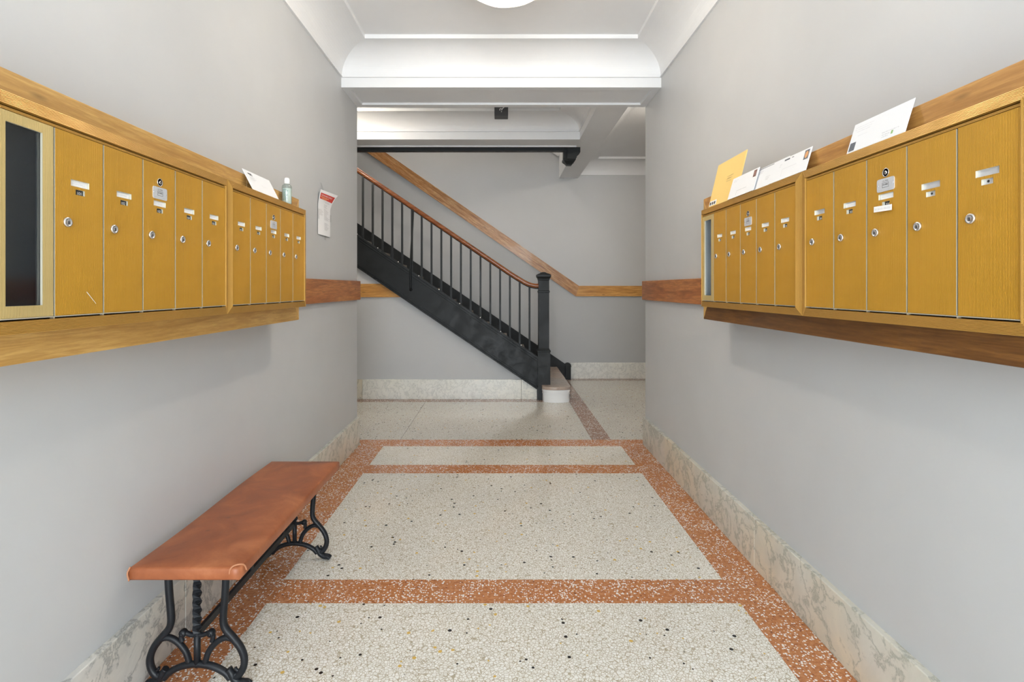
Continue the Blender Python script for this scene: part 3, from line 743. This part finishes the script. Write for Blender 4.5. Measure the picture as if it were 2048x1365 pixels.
def mailbox(name_loc, rz, pitch, ml, mr, numbers, label, window=None, cards=None, master=2, card_off=0.0):
    n = len(numbers) + (1 if window else 0)
    W = ml + mr + n * pitch
    t = empty('mailbox_unit', name_loc, rz); tag(t, label, 'mailbox', 'gold apartment mailbox units')
    # ribbed frame, mitred
    m = MB(); L = []
    zi0, zi1 = 0.027, 0.461
    steps = []
    for k in range(RIBS):
        for f_, dy in ((0.0, 0.0), (0.56, 0.0), (0.64, 0.0022), (0.94, 0.0022)):
            steps.append(((k + f_) / RIBS, dy))
    steps.append((1.0, 0.0))
    def fr(f_, y): return [(ml * f_ * 0.93, y, zi0 * f_), (W - mr * f_ * 0.93, y, zi0 * f_), (W - mr * f_ * 0.93, y, UH - (UH - zi1) * f_), (ml * f_ * 0.93, y, UH - (UH - zi1) * f_)]
    L.append(fr(0, 0.020))
    for f_, dy in steps: L.append(fr(f_, 0.004 - 0.008 * f_ + dy))
    L.append(fr(1.0, 0.012))
    m.loops(L); m.build('frame', M['gold_frame'], t)
    # ribbed header strip under the top rail
    m = MB(); x0, x1 = ml * 0.93 + 0.001, W - mr * 0.93 - 0.001
    prof = [(0.0, 0.4585)]
    zz = 0.4575
    P = [(0.012, 0.4572)]
    for k in range(3):
        P += [(0.0, 0.4570 - k * 0.0018), (0.0, 0.4560 - k * 0.0018), (0.0012, 0.4558 - k * 0.0018), (0.0012, 0.4554 - k * 0.0018)]
    P += [(0.012, 0.4515)]
    m.add([(x0, y, z) for y, z in P] + [(x1, y, z) for y, z in P], [(i, i + 1, len(P) + i + 1, len(P) + i) for i in range(len(P) - 1)])
    m.build('header_strip', M['gold_frame'], t)
    # sill lip
    m = MB(); m.box((x0, -0.002, 0.0305), (x1, 0.010, 0.0325)); m.build('sill_lip', M['alu'], t)
    for k in range(1, n):
        m = MB(); m.box((ml + k * pitch - 0.0015, 0.0, 0.0265), (ml + k * pitch + 0.0015, 0.008, 0.0305)); m.build('sill_lug', M['alu'], t)
    # shell: sides, back, dark inner wall behind the doors
    m = MB(); DEEP = 0.135
    xa, xb_ = 0.006, W - 0.006; za, zb_ = 0.008, UH - 0.008
    for a, b in (((xa, 0.012, za), (xb_, DEEP, za + 0.003)), ((xa, 0.012, zb_ - 0.003), (xb_, DEEP, zb_)), ((xa, 0.012, za), (xa + 0.003, DEEP, zb_)), ((xb_ - 0.003, 0.012, za), (xb_, DEEP, zb_)), ((xa, DEEP - 0.003, za), (xb_, DEEP, zb_))): m.box(a, b, 0)
    k0 = 1 if window else 0
    m.box((ml + k0 * pitch + 0.001, 0.0125, za + 0.004), (xb_ - 0.004, 0.0145, zb_ - 0.004), 1)
    m.build('shell', [M['gold_frame'], M['dark']], t)
    g = 0.0022
    # windowed compartment
    if window:
        w = pitch - 2 * g; o = (0.027, w - 0.027, DZ0 + 0.0245, DZ1 - 0.0215)
        m = door_mesh(w, [o]); d = m.build('window_door', [M['gold_pale'], M['alu']], t, (ml + g, 0, 0))
        m = MB(); m.box((o[0] - 0.004, 0.0055, o[2] - 0.004), (o[1] + 0.004, 0.0065, o[3] + 0.004)); m.build('pane', M['glass'], d)
        m = MB(); c = (ml + 0.002, ml + pitch - 0.002)
        yb_ = 0.040 if window == 'slate' else 0.10
        m.add([(c[0], yb_, 0.012), (c[1], yb_, 0.012), (c[1], yb_, UH - 0.012), (c[0], yb_, UH - 0.012)], [(0, 1, 2, 3)])
        for xx in c: m.add([(xx, 0.012, 0.012), (xx, yb_, 0.012), (xx, yb_, UH - 0.012), (xx, 0.012, UH - 0.012)], [(0, 1, 2, 3)])
        m.add([(c[0], 0.012, 0.03), (c[1], 0.012, 0.03), (c[1], yb_, 0.03), (c[0], yb_, 0.03)], [(0, 1, 2, 3)])
        m.build('compartment_lining', M[window], t)
    for i, num in enumerate(numbers):
        w = pitch - 2 * g; cx = w / 2 + card_off
        z_l = DZ0 + 0.3045; z_n = DZ0 + 0.2845; z_k = DZ0 + 0.2115
        hl = (cx - 0.0265, cx + 0.0265, z_l - 0.0075, z_l + 0.0075); hn = (cx - 0.0132, cx + 0.0132, z_n - 0.0062, z_n + 0.0062)
        m = door_mesh(w, [hl, hn])
        d = m.build('door', [M['gold'], M['alu']], t, (ml + (k0 + i) * pitch + g, 0, 0))
        # holder plate behind the cut-outs
        m = MB(); m.box((hl[0] - 0.003, 0.005, hn[2] - 0.003), (hl[1] + 0.003, 0.006, hl[3] + 0.003), 0); m.build('card_holder', M['silver'], d)
        st = cards[i]
        if st:
            m = MB(); dx, dz = {1: (0.0, 0.0), 2: (-0.003, -0.002), 3: (0.003, -0.0025), 4: (-0.004, 0.0)}[st]
            a = (max(hl[0] + 0.0008, hl[0] + dx + 0.0008), min(hl[1] - 0.0008, hl[1] + dx - 0.0008)); b = (hl[2] + 0.0005, hl[3] + dz - 0.0005)
            m.box((a[0], 0.0042, b[0]), (a[1], 0.0048, b[1]), 0)
            scribble(m, a[0] + 0.007, a[1] - 0.007, b[0] + 0.0055, 0.00415, 0.0028, 1, sum(ord(q) for q in num) + i * 7)
            m.build('name_card', [M['card'], M['pale_ink']], d)
        m = MB()
        if num:
            m.box((hn[0] + 0.0045, 0.0040, hn[2] + 0.0003), (hn[1] - 0.0006, 0.0046, hn[3] - 0.0003), 0)
            tv, tf, tw = text_polys(num)
            s = 0.0074; ox = (hn[0] + hn[1]) / 2 + 0.002 - tw * s / 2
            m.add([(ox + p[0] * s, 0.0039, z_n - 0.0046 + p[1] * s) for p in tv], tf, 1)
            m.build('number_plate', [M['ink'], M['white_ink']], d)
        else:
            m.lathe([(0.0, 0), (0.0028, 0.0), (0.0028, 0.0004), (0.0, 0.0004)], (cx - 0.002, 0.0045, z_n + 0.001), 12, 0, 'y'); m.build('empty_plate_hole', M['ink'], d)
        lock_mb(cx - 0.037, z_k).build('lock', [M['chrome'], M['ink']], d)
        if i == master:
            z_m = DZ0 + 0.367
            m = MB(); m.lathe([(0.0118, 0.0), (0.0118, -0.0012), (0.0098, -0.0012), (0.0098, 0.0)], (cx, 0, z_m), 20, 0, 'y')
            m.lathe([(0.0097, -0.0006), (0.0, -0.0006)], (cx, 0, z_m), 20, 1, 'y')
            m.lathe([(0.0052, -0.0006), (0.0052, -0.002), (0.003, -0.0024), (0.0, -0.0024)], (cx + 0.0005, 0, z_m - 0.0005), 14, 0, 'y')
            m.box((cx - 0.0008, -0.003, z_m - 0.004), (cx + 0.0014, -0.0022, z_m + 0.003), 1)
            m.build('master_lock', [M['chrome'], M['ink']], d)
            z_p = DZ0 + 0.335; hw, hh, rc = 0.031, 0.0172, 0.005
            pl = []
            for sx, sz, a0 in ((1, -1, -90), (1, 1, 0), (-1, 1, 90), (-1, -1, 180)):
                for k in range(4):
                    a = math.radians(a0 + 30 * k); pl.append((cx + sx * (hw - rc) + rc * math.cos(a), z_p + sz * (hh - rc) + rc * math.sin(a)))
            m = MB(); m.prism(pl, 'y', -0.0013, 0.0002, 0)
            for s_, zoff, sz in (('U.S. MAIL', 0.0085, 0.0038),):
                tv, tf, tw = text_polys(s_); m.add([(cx - tw * sz / 2 + p[0] * sz, -0.00135, z_p + zoff + p[1] * sz) for p in tv], tf, 1)
            for zz in (0.0048, -0.0072): m.box((cx - 0.0115, -0.0015, z_p + zz), (cx + 0.0115, -0.0013, z_p + zz + 0.0007), 1)
            for xx in (-0.0115, 0.0108): m.box((cx + xx, -0.0015, z_p - 0.0072), (cx + xx + 0.0007, -0.0013, z_p + 0.0055), 1)
            scribble(m, cx - 0.009, cx + 0.009, z_p - 0.001, -0.0014, 0.0034, 1, 5)
            scribble(m, cx - 0.024, cx - 0.012, z_p - 0.0135, -0.0014, 0.0018, 2, 6); scribble(m, cx + 0.010, cx + 0.024, z_p - 0.0135, -0.0014, 0.0018, 2, 8)
            for sx in (-1, 1): m.lathe([(0.0, -0.0022), (0.0018, -0.0020), (0.0022, -0.0013)], (cx + sx * 0.026, 0, z_p), 10, 2, 'y')
            m.build('mail_plate', [M['silver'], M['ink'], M['grey_ink']], d)
    return t

XFL, XFR = 0.988, 1.016
R90 = math.radians(90)
u1 = mailbox((-XFL, 0.983, ZB), R90, 0.1422, 0.024, 0.0235, ['101', '102', '103', '104', '105'],
        'gold mailbox unit with doors 101 to 105 and a dark windowed compartment', 'slate', [1, 2, 1, 2, 4])
u2 = mailbox((-XFL, 1.8845, ZB), R90, 0.1394, 0.0235, 0.035, ['106', '201', '202', '203', '204'],
        'gold mailbox unit beneath the white envelope and the sanitiser bottle', None, [1, 4, 0, 0, 2])
u3 = mailbox((XFR, 2.651, ZB), -R90, 0.1394, 0.023, 0.0292, ['205', '206', '301', '302', '303'],
        'gold mailbox unit with letters behind its window, below the manila envelope', 'grey_inside', [3, 1, 1, 2, 2])
u4 = mailbox((XFR, 1.7618, ZB), -R90, 0.1432, 0.030, 0.030, ['304', '305', '306', '', ''],
        'gold mailbox unit with doors 304 to 306 and two nameless doors', None, [0, 3, 1, 0, 0])
# white strip stuck below the number on door 306
d306 = [c for c in u4.children if c.name.startswith('door')][2]
m = MB(); m.box((-0.032, -0.006, -0.0075), (0.032, -0.0052, 0.0075), 0); scribble(m, -0.028, 0.028, -0.003, -0.00605, 0.006, 1, 77)
m.build('stuck_name_strip', [M['card'], M['pale_ink']], d306, (0.0694 - 0.004, 0.0, DZ0 + 0.2725), (0, math.radians(2), math.radians(0)))

# pale scratch on door 101
d101 = [c for c in u1.children if c.name.startswith('door')][0]
m = MB(); m.add([(0.0866, -0.0004, 0.085), (0.1156, -0.0004, 0.056), (0.1162, -0.0004, 0.0568), (0.0878, -0.0004, 0.0858)], [(0, 1, 2, 3)]); m.build('scratch', M['card'], d101)

# --- boxed wooden surrounds (mitred boards) behind the units
def surround(name, xf, side, y0, y1, z0, z1, y_split, label, mats, bw=0.068, bs=0.045):
    t = empty(name, (side * xf, (y0 + y1) / 2, z0)); tag(t, label, 'wooden surround')
    O = Vector(t.location); xw = XW * side
    def bd(poly, nm, mat):
        m = MB(); m.prism([(p[0] - O.y, p[1] - O.z) for p in poly], 'x', side * xf - O.x, xw - O.x); o = m.build(nm, mat, t); bevel(o, 0.002, 2)
    g = 0.0008
    # top boards, bottom board, uprights; every corner mitred
    if y_split:
        bd([(y0, z1), (y_split - g, z1), (y_split - g, z1 - bw), (y0 + bs, z1 - bw)], 'top_board', mats[0])
        bd([(y_split + g, z1 - 0.006), (y1, z1 - 0.006), (y1 - bs, z1 - bw - 0.006), (y_split + g, z1 - bw - 0.006)], 'top_board', mats[0])
    else:
        bd([(y0, z1), (y1, z1), (y1 - bs, z1 - bw), (y0 + bs, z1 - bw)], 'top_board', mats[0])
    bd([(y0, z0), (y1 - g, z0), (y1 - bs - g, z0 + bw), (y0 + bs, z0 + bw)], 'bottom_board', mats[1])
    zt = z1 - (0.006 if y_split else 0)
    bd([(y1, z0 + g), (y1, zt - g), (y1 - bs, zt - bw - g), (y1 - bs, z0 + bw + g)], 'side_board', mats[2])
    bd([(y0, z0 + g), (y0, z1 - g), (y0 + bs, z1 - bw - g), (y0 + bs, z0 + bw + g)], 'side_board', mats[2])
surround('mailbox_surround', 1.045, -1, 0.93, 2.687, CAM_Z - 0.1655, CAM_Z + 0.463, 2.135, 'pale golden wood boards framing the mailboxes above the bench', [M['oak_y'], M['oak_y'], M['oak_z']])
surround('mailbox_surround', 1.050, 1, 0.938, 2.700, CAM_Z - 0.1620, CAM_Z + 0.460, None, 'amber wood boards, the bottom one darker, framing the mailboxes opposite the bench', [M['oak_mid_y'], M['oak_dark_y'], M['oak_z']])

# ================================================================ post on the mailboxes
def envelope(name, p0, p1, h, lean, label, draw, mat='paper', th=0.002, cat='envelope', group='post standing on the mailboxes', tilt=0.0):
    """p0 -> p1 bottom edge seen from the front (left to right); leans back by lean over height h"""
    p0, p1 = Vector(p0), Vector(p1); w = (p1 - p0).length
    ex = (p1 - p0).normalized(); back = Vector((0, 0, 1)).cross(ex).normalized()
    hz = math.sqrt(h * h - lean * lean); ez = (Vector((0, 0, hz)) + back * lean).normalized(); ey = ez.cross(ex).normalized()
    t = empty(name, p0); tag(t, label, cat, group)
    t.rotation_euler = Matrix((ex, ey, ez)).transposed().to_euler()
    m = MB(); m.box((0, -th / 2, 0), (w, th / 2, h)); bevel(m.build('paper_body', M[mat], t), 0.0006, 1)
    draw(t, w, h, -th / 2 - 0.0003)
    return t
def quad(m, x0, x1, z0, z1, y, mat=0): m.add([(x0, y, z0), (x1, y, z0), (x1, y, z1), (x0, y, z1)], [(0, 1, 2, 3)], mat)
def lines(t, name, rows, y, mat, seed, lh=0.0022):
    m = MB()
    for k, (x0, x1, z) in enumerate(rows): scribble(m, x0, x1, z, y, lh, 0, seed + k)
    m.build(name, M[mat], t)

LZ = CAM_Z + 0.3945
def d1(t, w, h, y):
    m = MB(); quad(m, 0.030, 0.062, h - 0.018, h - 0.012, y); quad(m, 0.040, 0.066, h - 0.022, h - 0.019, y); m.build('printed_logo', M['ink'], t)
    lines(t, 'return_address', [(0.030, 0.075, h - 0.032), (0.030, 0.085, h - 0.038), (0.03, 0.07, h - 0.044)], y, 'grey_ink', 11, 0.0024)
    lines(t, 'address_lines', [(0.11, 0.17, 0.045), (0.11, 0.165, 0.039)], y, 'pale_ink', 14, 0.002)
envelope('envelope', (-1.002, 2.101, LZ), (-1.000, 2.341, LZ), 0.100, 0.046, 'white envelope leaning beside the sanitiser bottle', d1)

def d2(t, w, h, y):
    lines(t, 'address_lines', [(0.15, 0.215, 0.125), (0.15, 0.205, 0.113), (0.15, 0.200, 0.101)], y, 'bronze', 31, 0.003)
    m = MB(); quad(m, 0.004, 0.085, 0.006, 0.030, y, 0)
    for k in range(3): quad(m, 0.010 + k * 0.024, 0.026 + k * 0.024, 0.010, 0.024, y - 0.0002, 1)
    m.build('barcode_sticker', [M['card'], M['ink']], t)
envelope('manila_envelope', (1.026, 2.571, LZ), (1.026, 2.272, LZ), 0.216, 0.050, 'large yellow manila envelope standing upright', d2, 'manila', 0.004)

def stamp(t, x0, x1, z0, z1, y, a='stamp_brown', b='stamp_orange'):
    m = MB(); quad(m, x0, x1, z0, z1, y, 0)
    c = ((x0 + x1) / 2, (z0 + z1) / 2); rx, rz_ = (x1 - x0) * 0.36, (z1 - z0) * 0.38
    pts_ = [(c[0] + rx * math.cos(2 * math.pi * k / 12), y - 0.0002, c[1] + rz_ * math.sin(2 * math.pi * k / 12)) for k in range(12)]
    m.add(pts_, [list(range(12))], 1); m.build('stamp', [M[a], M[b]], t)
def d3(t, w, h, y):
    stamp(t, w - 0.040, w - 0.015, h - 0.036, h - 0.006, y, 'stamp_brown', 'stamp_brown2' if 'stamp_brown2' in M else 'stamp_brown')
    lines(t, 'return_address', [(0.020, 0.060, h - 0.016), (0.020, 0.050, h - 0.022)], y, 'grey_ink', 41)
    m = MB()
    for a, b in (((0.075, 0.028), (0.165, 0.0295)), ((0.075, 0.008), (0.0765, 0.029))): quad(m, a[0], b[0], a[1], b[1], y)
    m.build('window_outline', M['grey_ink'], t)
M['stamp_brown2'] = plain('rose_brown_stamp', (0.30, 0.15, 0.12), 0.6)
envelope('envelope', (1.0175, 2.338, LZ), (1.0175, 2.098, LZ), 0.098, 0.027, 'white window envelope with a brown stamp next to the manila envelope', d3)
def d4(t, w, h, y):
    m = MB(); quad(m, 0.012, 0.13, h - 0.006, h - 0.0035, y); m.build('printed_bar', M['stamp_grey'], t)
    lines(t, 'return_address', [(0.015, 0.055, h - 0.018), (0.015, 0.050, h - 0.024)], y, 'grey_ink', 51)
    lines(t, 'address_lines', [(0.09, 0.125, 0.04), (0.09, 0.12, 0.034), (0.09, 0.115, 0.028)], y, 'grey_ink', 54)
envelope('envelope', (1.0245, 2.125, LZ), (1.0245, 1.89, LZ), 0.090, 0.026, 'white envelope tucked between two stamped envelopes', d4)
def d5(t, w, h, y):
    stamp(t, w - 0.036, w - 0.009, h - 0.040, h - 0.006, y, 'stamp_grey', 'stamp_orange')
    m = MB(); quad(m, 0.075, 0.110, h - 0.012, h - 0.006, y); quad(m, 0.122, 0.135, h - 0.010, h - 0.007, y); m.build('printed_logo', M['stamp_grey'], t)
    lines(t, 'return_address', [(0.05, 0.065, h - 0.022), (0.048, 0.062, h - 0.029)], y, 'grey_ink', 61)
    m = MB(); quad(m, 0.075, 0.165, 0.040, 0.0415, y); quad(m, 0.075, 0.0765, 0.012, 0.041, y); m.build('window_outline', M['pale_ink'], t)
envelope('envelope', (1.0195, 1.980, LZ), (1.0195, 1.740, LZ), 0.083, 0.023, 'white envelope with an orange stamp at the end of the row', d5)
def d6(t, w, h, y):
    m = MB(); quad(m, 0.006, 0.030, 0.004, 0.030, y); m.build('printed_block', M['stamp_grey'], t)
    lines(t, 'address_lines', [(0.012, 0.085, h - 0.016), (0.012, 0.080, h - 0.023), (0.02, 0.075, h - 0.030), (0.03, 0.07, h - 0.044)], y, 'pale_ink', 71)
    lines(t, 'return_address', [(0.135, 0.195, 0.022), (0.137, 0.165, 0.015), (0.137, 0.160, 0.009)], y, 'grey_ink', 76)
    m = MB(); quad(m, 0.170, 0.177, 0.010, 0.020, y); m.build('printed_logo', M['green_ink'], t)
envelope('envelope', (1.0205, 1.536, LZ), (1.0205, 1.3135, LZ), 0.090, 0.026, 'white envelope with a dark square print, alone above door 306', d6)

# letters standing inside the windowed compartment
LB = ZB + 0.031
def dn(t, w, h, y): lines(t, 'address_lines', [(0.03, 0.06, h * 0.6), (0.03, 0.055, h * 0.6 - 0.006)], y, 'grey_ink', 91)
envelope('letter', (1.060, 2.618, LB), (1.060, 2.500, LB), 0.21, 0.020, 'white letter upright behind the mailbox window', dn, 'paper', 0.003, 'letter', 'letters behind the mailbox window')
t_ = envelope('letter', (1.040, 2.575, LB + 0.001), (1.040, 2.497, LB + 0.001), 0.17, 0.010, 'folded letter leaning in front of another letter behind the window', dn, 'paper', 0.003, 'letter', 'letters behind the mailbox window')

# sanitiser bottle
bt = empty('sanitiser_bottle', (-1.017, 2.467, LZ)); tag(bt, 'clear sanitiser bottle with white cap on the mailbox', 'bottle')
m = MB(); m.lathe([(0.001, 0.0), (0.020, 0.0), (0.0225, 0.004), (0.0225, 0.082), (0.021, 0.090), (0.014, 0.096), (0.011, 0.098), (0.011, 0.103), (0.001, 0.103)], n=24); m.build('bottle_body', M['bottle'], bt)
m = MB(); m.lathe([(0.001, 0.002), (0.019, 0.002), (0.0205, 0.006), (0.0205, 0.076), (0.001, 0.076)], n=20); m.build('gel', M['gel'], bt)
m = MB(); m.lathe([(0.0125, 0.098), (0.0125, 0.116), (0.011, 0.123), (0.007, 0.127), (0.001, 0.1275)], n=20); m.build('cap', M['cap_white'], bt)
m = MB()
r_ = 0.0228
def cyl(a, z): return (r_ * math.cos(a), r_ * math.sin(a), z)
rr = random.Random(3)
for k in range(9):
    z = 0.020 + k * 0.0058; a0 = math.radians(-112); wid = math.radians(rr.uniform(30, 62))
    S_ = [cyl(a0 + wid * j / 5, z) for j in range(6)] + [cyl(a0 + wid * j / 5, z + 0.0028) for j in range(6)]
    m.add(S_, [(j, j + 1, 7 + j, 6 + j) for j in range(5)])
m.build('label_print', plain('green_grey_print', (0.22, 0.33, 0.30), 0.6), bt)

# ================================================================ taped notice
nt = empty('notice', (-XW, 3.50, CAM_Z + 0.35)); tag(nt, 'curling paper notice with red header taped to the corridor wall', 'notice')
NW, NH = 0.240, 0.295
def NP(u, v, off=0.0):
    """u along the paper (0 near .. 1 far), v upwards; distance from the wall grows at the curling top"""
    up = max(0.0, (v - 0.62) / 0.38)
    d = 0.004 + 0.006 * math.sin(math.pi * u) * (1 - v) + up ** 1.6 * (0.018 + 0.036 * u)
    return (d + off, (u - 0.5) * NW, v * NH - up ** 2 * 0.004)
m = MB(); NU, NV = 12, 24
for i in range(NU):
    for j in range(NV):
        q = [(i, j), (i + 1, j), (i + 1, j + 1), (i, j + 1)]
        m.add([NP(a / NU, b / NV) for a, b in q], [(0, 1, 2, 3)], 0, True)
m.build('sheet', M['paper'], nt)
m = MB()
for i in range(10):
    for j in range(6):
        f = lambda a, b: NP(0.06 + 0.88 * a / 10, 0.80 + 0.135 * b / 6, 0.0006)
        m.add([f(i, j), f(i + 1, j), f(i + 1, j + 1), f(i, j + 1)], [(0, 1, 2, 3)], 0, True)
hd = m.build('red_header', M['red_ink'], nt)
def ntext(s, u0, u1, v0, vh, mat, name, par):
    tv, tf, tw = text_polys(s); m = MB()
    m.add([NP(u0 + (u1 - u0) * p[0] / tw, v0 + vh * p[1], 0.0012) for p in tv], tf, 0); m.build(name, M[mat], par)
ntext('CORONAVIRUS COVID-19', 0.10, 0.80, 0.872, 0.038, 'white_ink', 'header_title', hd)
m = MB()
def nrow(m, u0, u1, v, vh, seed):
    r = random.Random(seed); u = u0
    while u < u1:
        w = r.uniform(0.02, 0.06); b = min(u + w, u1)
        m.add([NP(u, v, 0.0012), NP(b, v, 0.0012), NP(b, v + vh, 0.0012), NP(u, v + vh, 0.0012)], [(0, 1, 2, 3)]); u = b + 0.012
nrow(m, 0.10, 0.62, 0.838, 0.016, 3); nrow(m, 0.2, 0.5, 0.812, 0.012, 4); m.build('header_subtitle', M['yellow_ink'], hd)
m = MB(); rr = random.Random(9)
for v, u0, u1 in [(0.765, 0.35, 0.78), (0.745, 0.45, 0.80)] + [(0.70 - k * 0.022, 0.42, rr.uniform(0.6, 0.72)) for k in range(4)] + [(0.56 - k * 0.024, 0.10, rr.uniform(0.25, 0.38)) for k in range(6)] + [(0.60 - k * 0.022, 0.44, rr.uniform(0.6, 0.92)) for k in range(12)] + [(0.28 - k * 0.022, 0.45, rr.uniform(0.65, 0.85)) for k in range(8)]:
    nrow(m, u0, u1, v, 0.008, int(v * 1000))
m.build('body_print', M['grey_ink'], nt)['kind'] = 'stuff'
for a, b, c_, d_ in ((-0.07, -0.045, 0.272, 0.345), (-0.132, -0.105, 0.10, 0.165), (0.098, 0.128, 0.105, 0.155), (-0.01, 0.022, -0.028, 0.022)):
    m = MB(); s_ = 0.0085 if c_ < 0.25 else 0.012
    m.add([(s_ if c_ < 0.25 else 0.024, a, c_), (s_ if c_ < 0.25 else 0.024, b, c_), (0.0015 if c_ > 0.25 else s_, b, d_), (0.0015 if c_ > 0.25 else s_, a, d_)], [(0, 1, 2, 3)])
    m.build('tape_strip', M['tape'], nt)

# ================================================================ BENCH
bench = empty('bench', (-0.988, 2.12, 0)); tag(bench, 'low bench with tan leather seat on black cast iron legs', 'bench')
SXh, SYh = 0.174, 0.502; ST = 0.427; TH = 0.038
# padded leather seat: rounded slab
m = MB()
def seat_ring(ins, z, wob=0.0):
    pts_ = []
    rc = 0.012
    n_ = 14
    xs_, ys_ = SXh - ins, SYh - ins
    def put(x, y):
        e = 1.0 + wob * 0.004 * math.sin(9 * y + 3 * x) ; pts_.append((x * e, y, z + (0.0025 * math.sin(7 * y) * wob)))
    for k in range(n_): put(-xs_ + 2 * xs_ * k / n_, -ys_)
    for k in range(n_ * 2): put(xs_, -ys_ + 2 * ys_ * k / (n_ * 2))
    for k in range(n_): put(xs_ - 2 * xs_ * k / n_, ys_)
    for k in range(n_ * 2): put(-xs_, ys_ - 2 * ys_ * k / (n_ * 2))
    return pts_
Ls = [seat_ring(0.02, ST - TH), seat_ring(0.002, ST - TH - 0.001, 1), seat_ring(0.0, ST - TH + 0.004, 1), seat_ring(0.0005, ST - 0.009, 1), seat_ring(0.003, ST - 0.003, 1), seat_ring(0.009, ST, 0.5), seat_ring(0.05, ST + 0.003, 0.4), seat_ring(0.10, ST + 0.0045, 0.2), seat_ring(0.15, ST + 0.005)]
m.loops(Ls, 0, True, True, True)
seat = m.build('seat', M['leather'], bench)
# folded leather at the near corner
m = MB(); cx_, cy_ = SXh - 0.006, -SYh + 0.008
cf = [(cx_ + 0.004 - 0.030, cy_ - 0.004, ST - 0.036), (cx_ - 0.026, cy_ - 0.006, ST - 0.010), (cx_ - 0.016, cy_ - 0.004, ST + 0.004), (cx_ + 0.002, cy_ + 0.004, ST + 0.006), (cx_ + 0.010, cy_ + 0.016, ST - 0.004), (cx_ + 0.012, cy_ + 0.024, ST - 0.022)]
m.tube(spline(cf, 5), [0.0026] * 26, 6); m.build('corner_fold', M['leather_worn'], seat)
m = MB(); m.tube(spline([(-SXh + 0.004, -SYh + 0.0, ST - 0.04), (-SXh, -SYh - 0.002, ST - 0.015), (-SXh + 0.004, -SYh + 0.006, ST + 0.001)], 4), 0.0026, 6); m.build('corner_fold', M['leather_worn'], seat)

def leg_frame(y, nm):
    yy = y
    def T(pts_): return [(p[0], yy, p[1]) for p in pts_]
    root = None
    # centre post, twisted
    m = MB()
    zs_ = [0.385 - k * (0.385 - 0.172) / 24 for k in range(25)]
    m.tube([(0, yy, z) for z in zs_], [0.0128 + (0.0014 if 6 < k < 23 else 0) for k in range(25)], 4, twist=math.radians(680), smooth=False)
    root = m.build('end_frame', M['iron'], bench)
    kids = []
    m = MB(); m.tube([(0, yy, 0.18), (0, yy, 0.07)], 0.0105, 8); kids.append(('centre_post', m))
    for s in (-1, 1):
        m = MB()
        out = [(0.095, 0.388), (0.091, 0.31), (0.086, 0.25), (0.085, 0.215), (0.093, 0.190), (0.117, 0.162), (0.141, 0.130), (0.153, 0.096), (0.150, 0.066), (0.136, 0.043), (0.120, 0.036)]
        m.tube(spline(T([(s * a, b) for a, b in out]), 5), 0.0118, 8); kids.append(('leg_scroll', m))
        m = MB()
        ear = [(0.112, 0.160), (0.095, 0.163), (0.075, 0.156), (0.054, 0.139), (0.036, 0.114), (0.026, 0.082)]
        m.tube(spline(T([(s * a, b) for a, b in ear]), 5), 0.0098, 8); kids.append(('inner_arc', m))
        m = MB()
        m.tube(spline(T([(0, 0.172), (s * 0.020, 0.172), (s * 0.036, 0.178), (s * 0.046, 0.180), (s * 0.052, 0.168), (s * 0.048, 0.150)]), 5), 0.0075, 8)
        m.lathe([(0.0, -0.012), (0.008, -0.011), (0.0125, -0.006), (0.013, 0.0), (0.0125, 0.006), (0.008, 0.011), (0.0, 0.012)], (s * 0.045, yy, 0.178), 12, axis='y')
        m.lathe([(0.0, -0.014), (0.004, -0.0138), (0.005, -0.011), (0.0, -0.010)], (s * 0.046, yy, 0.178), 8, axis='y')
        kids.append(('scroll', m))
        m = MB()
        ft = [(0.102, 0.062), (0.112, 0.046), (0.122, 0.028), (0.137, 0.018), (0.153, 0.0145), (0.164, 0.012)]
        m.tube(spline(T([(s * a, b) for a, b in ft]), 4), [0.011] * 4 + [0.0125] * 8 + [0.0135] * 4 + [0.0125] * 4 + [0.011], 10)
        for k in (-1, 0, 1):
            m.tube(spline([(s * 0.146, yy + k * 0.007, 0.020), (s * 0.160, yy + k * 0.0095, 0.017), (s * 0.171, yy + k * 0.011, 0.008)], 3), 0.006, 6)
        m.lathe([(0.0, -0.010), (0.010, -0.008), (0.013, 0.0), (0.010, 0.008), (0.0, 0.010)], (s * 0.124, yy, 0.040), 10, axis='y')
        kids.append(('paw_foot', m))
        m = MB(); m.tube(spline(T([(s * 0.140, 0.052), (s * 0.128, 0.058), (s * 0.124, 0.066)]), 3), 0.005, 6); kids.append(('leaf_spur', m))
    m = MB(); m.tube(spline(T([(-0.108, 0.030), (-0.088, 0.051), (-0.048, 0.070), (0, 0.077), (0.048, 0.070), (0.088, 0.051), (0.108, 0.030)]), 6), 0.0108, 8); kids.append(('arch', m))
    m = MB(); m.box((-0.115, yy - 0.015, 0.381), (0.115, yy + 0.015, 0.390)); kids.append(('mounting_plate', m))
    for nm_, mm in kids: mm.build(nm_, M['iron'], root)
leg_frame(1.69 - 2.12, 'near')
leg_frame(2.487 - 2.12, 'far')
m = MB(); m.box((-0.006, 1.70 - 2.12, 0.162), (0.006, 2.478 - 2.12, 0.190)); bevel(m.build('stretcher', M['iron'], bench), 0.002, 1)
for yy, zz in ((2.36, 0.215), (2.06, 0.212)):
    m = MB(); m.box((-0.006, yy - 2.12 - 0.016, 0.188), (0.006, yy - 2.12 + 0.004, zz)); m.box((-0.006, yy - 2.12 - 0.016, zz - 0.006), (0.006, yy - 2.12 + 0.020, zz + 0.008)); m.build('stretcher_lug', M['iron'], bench)
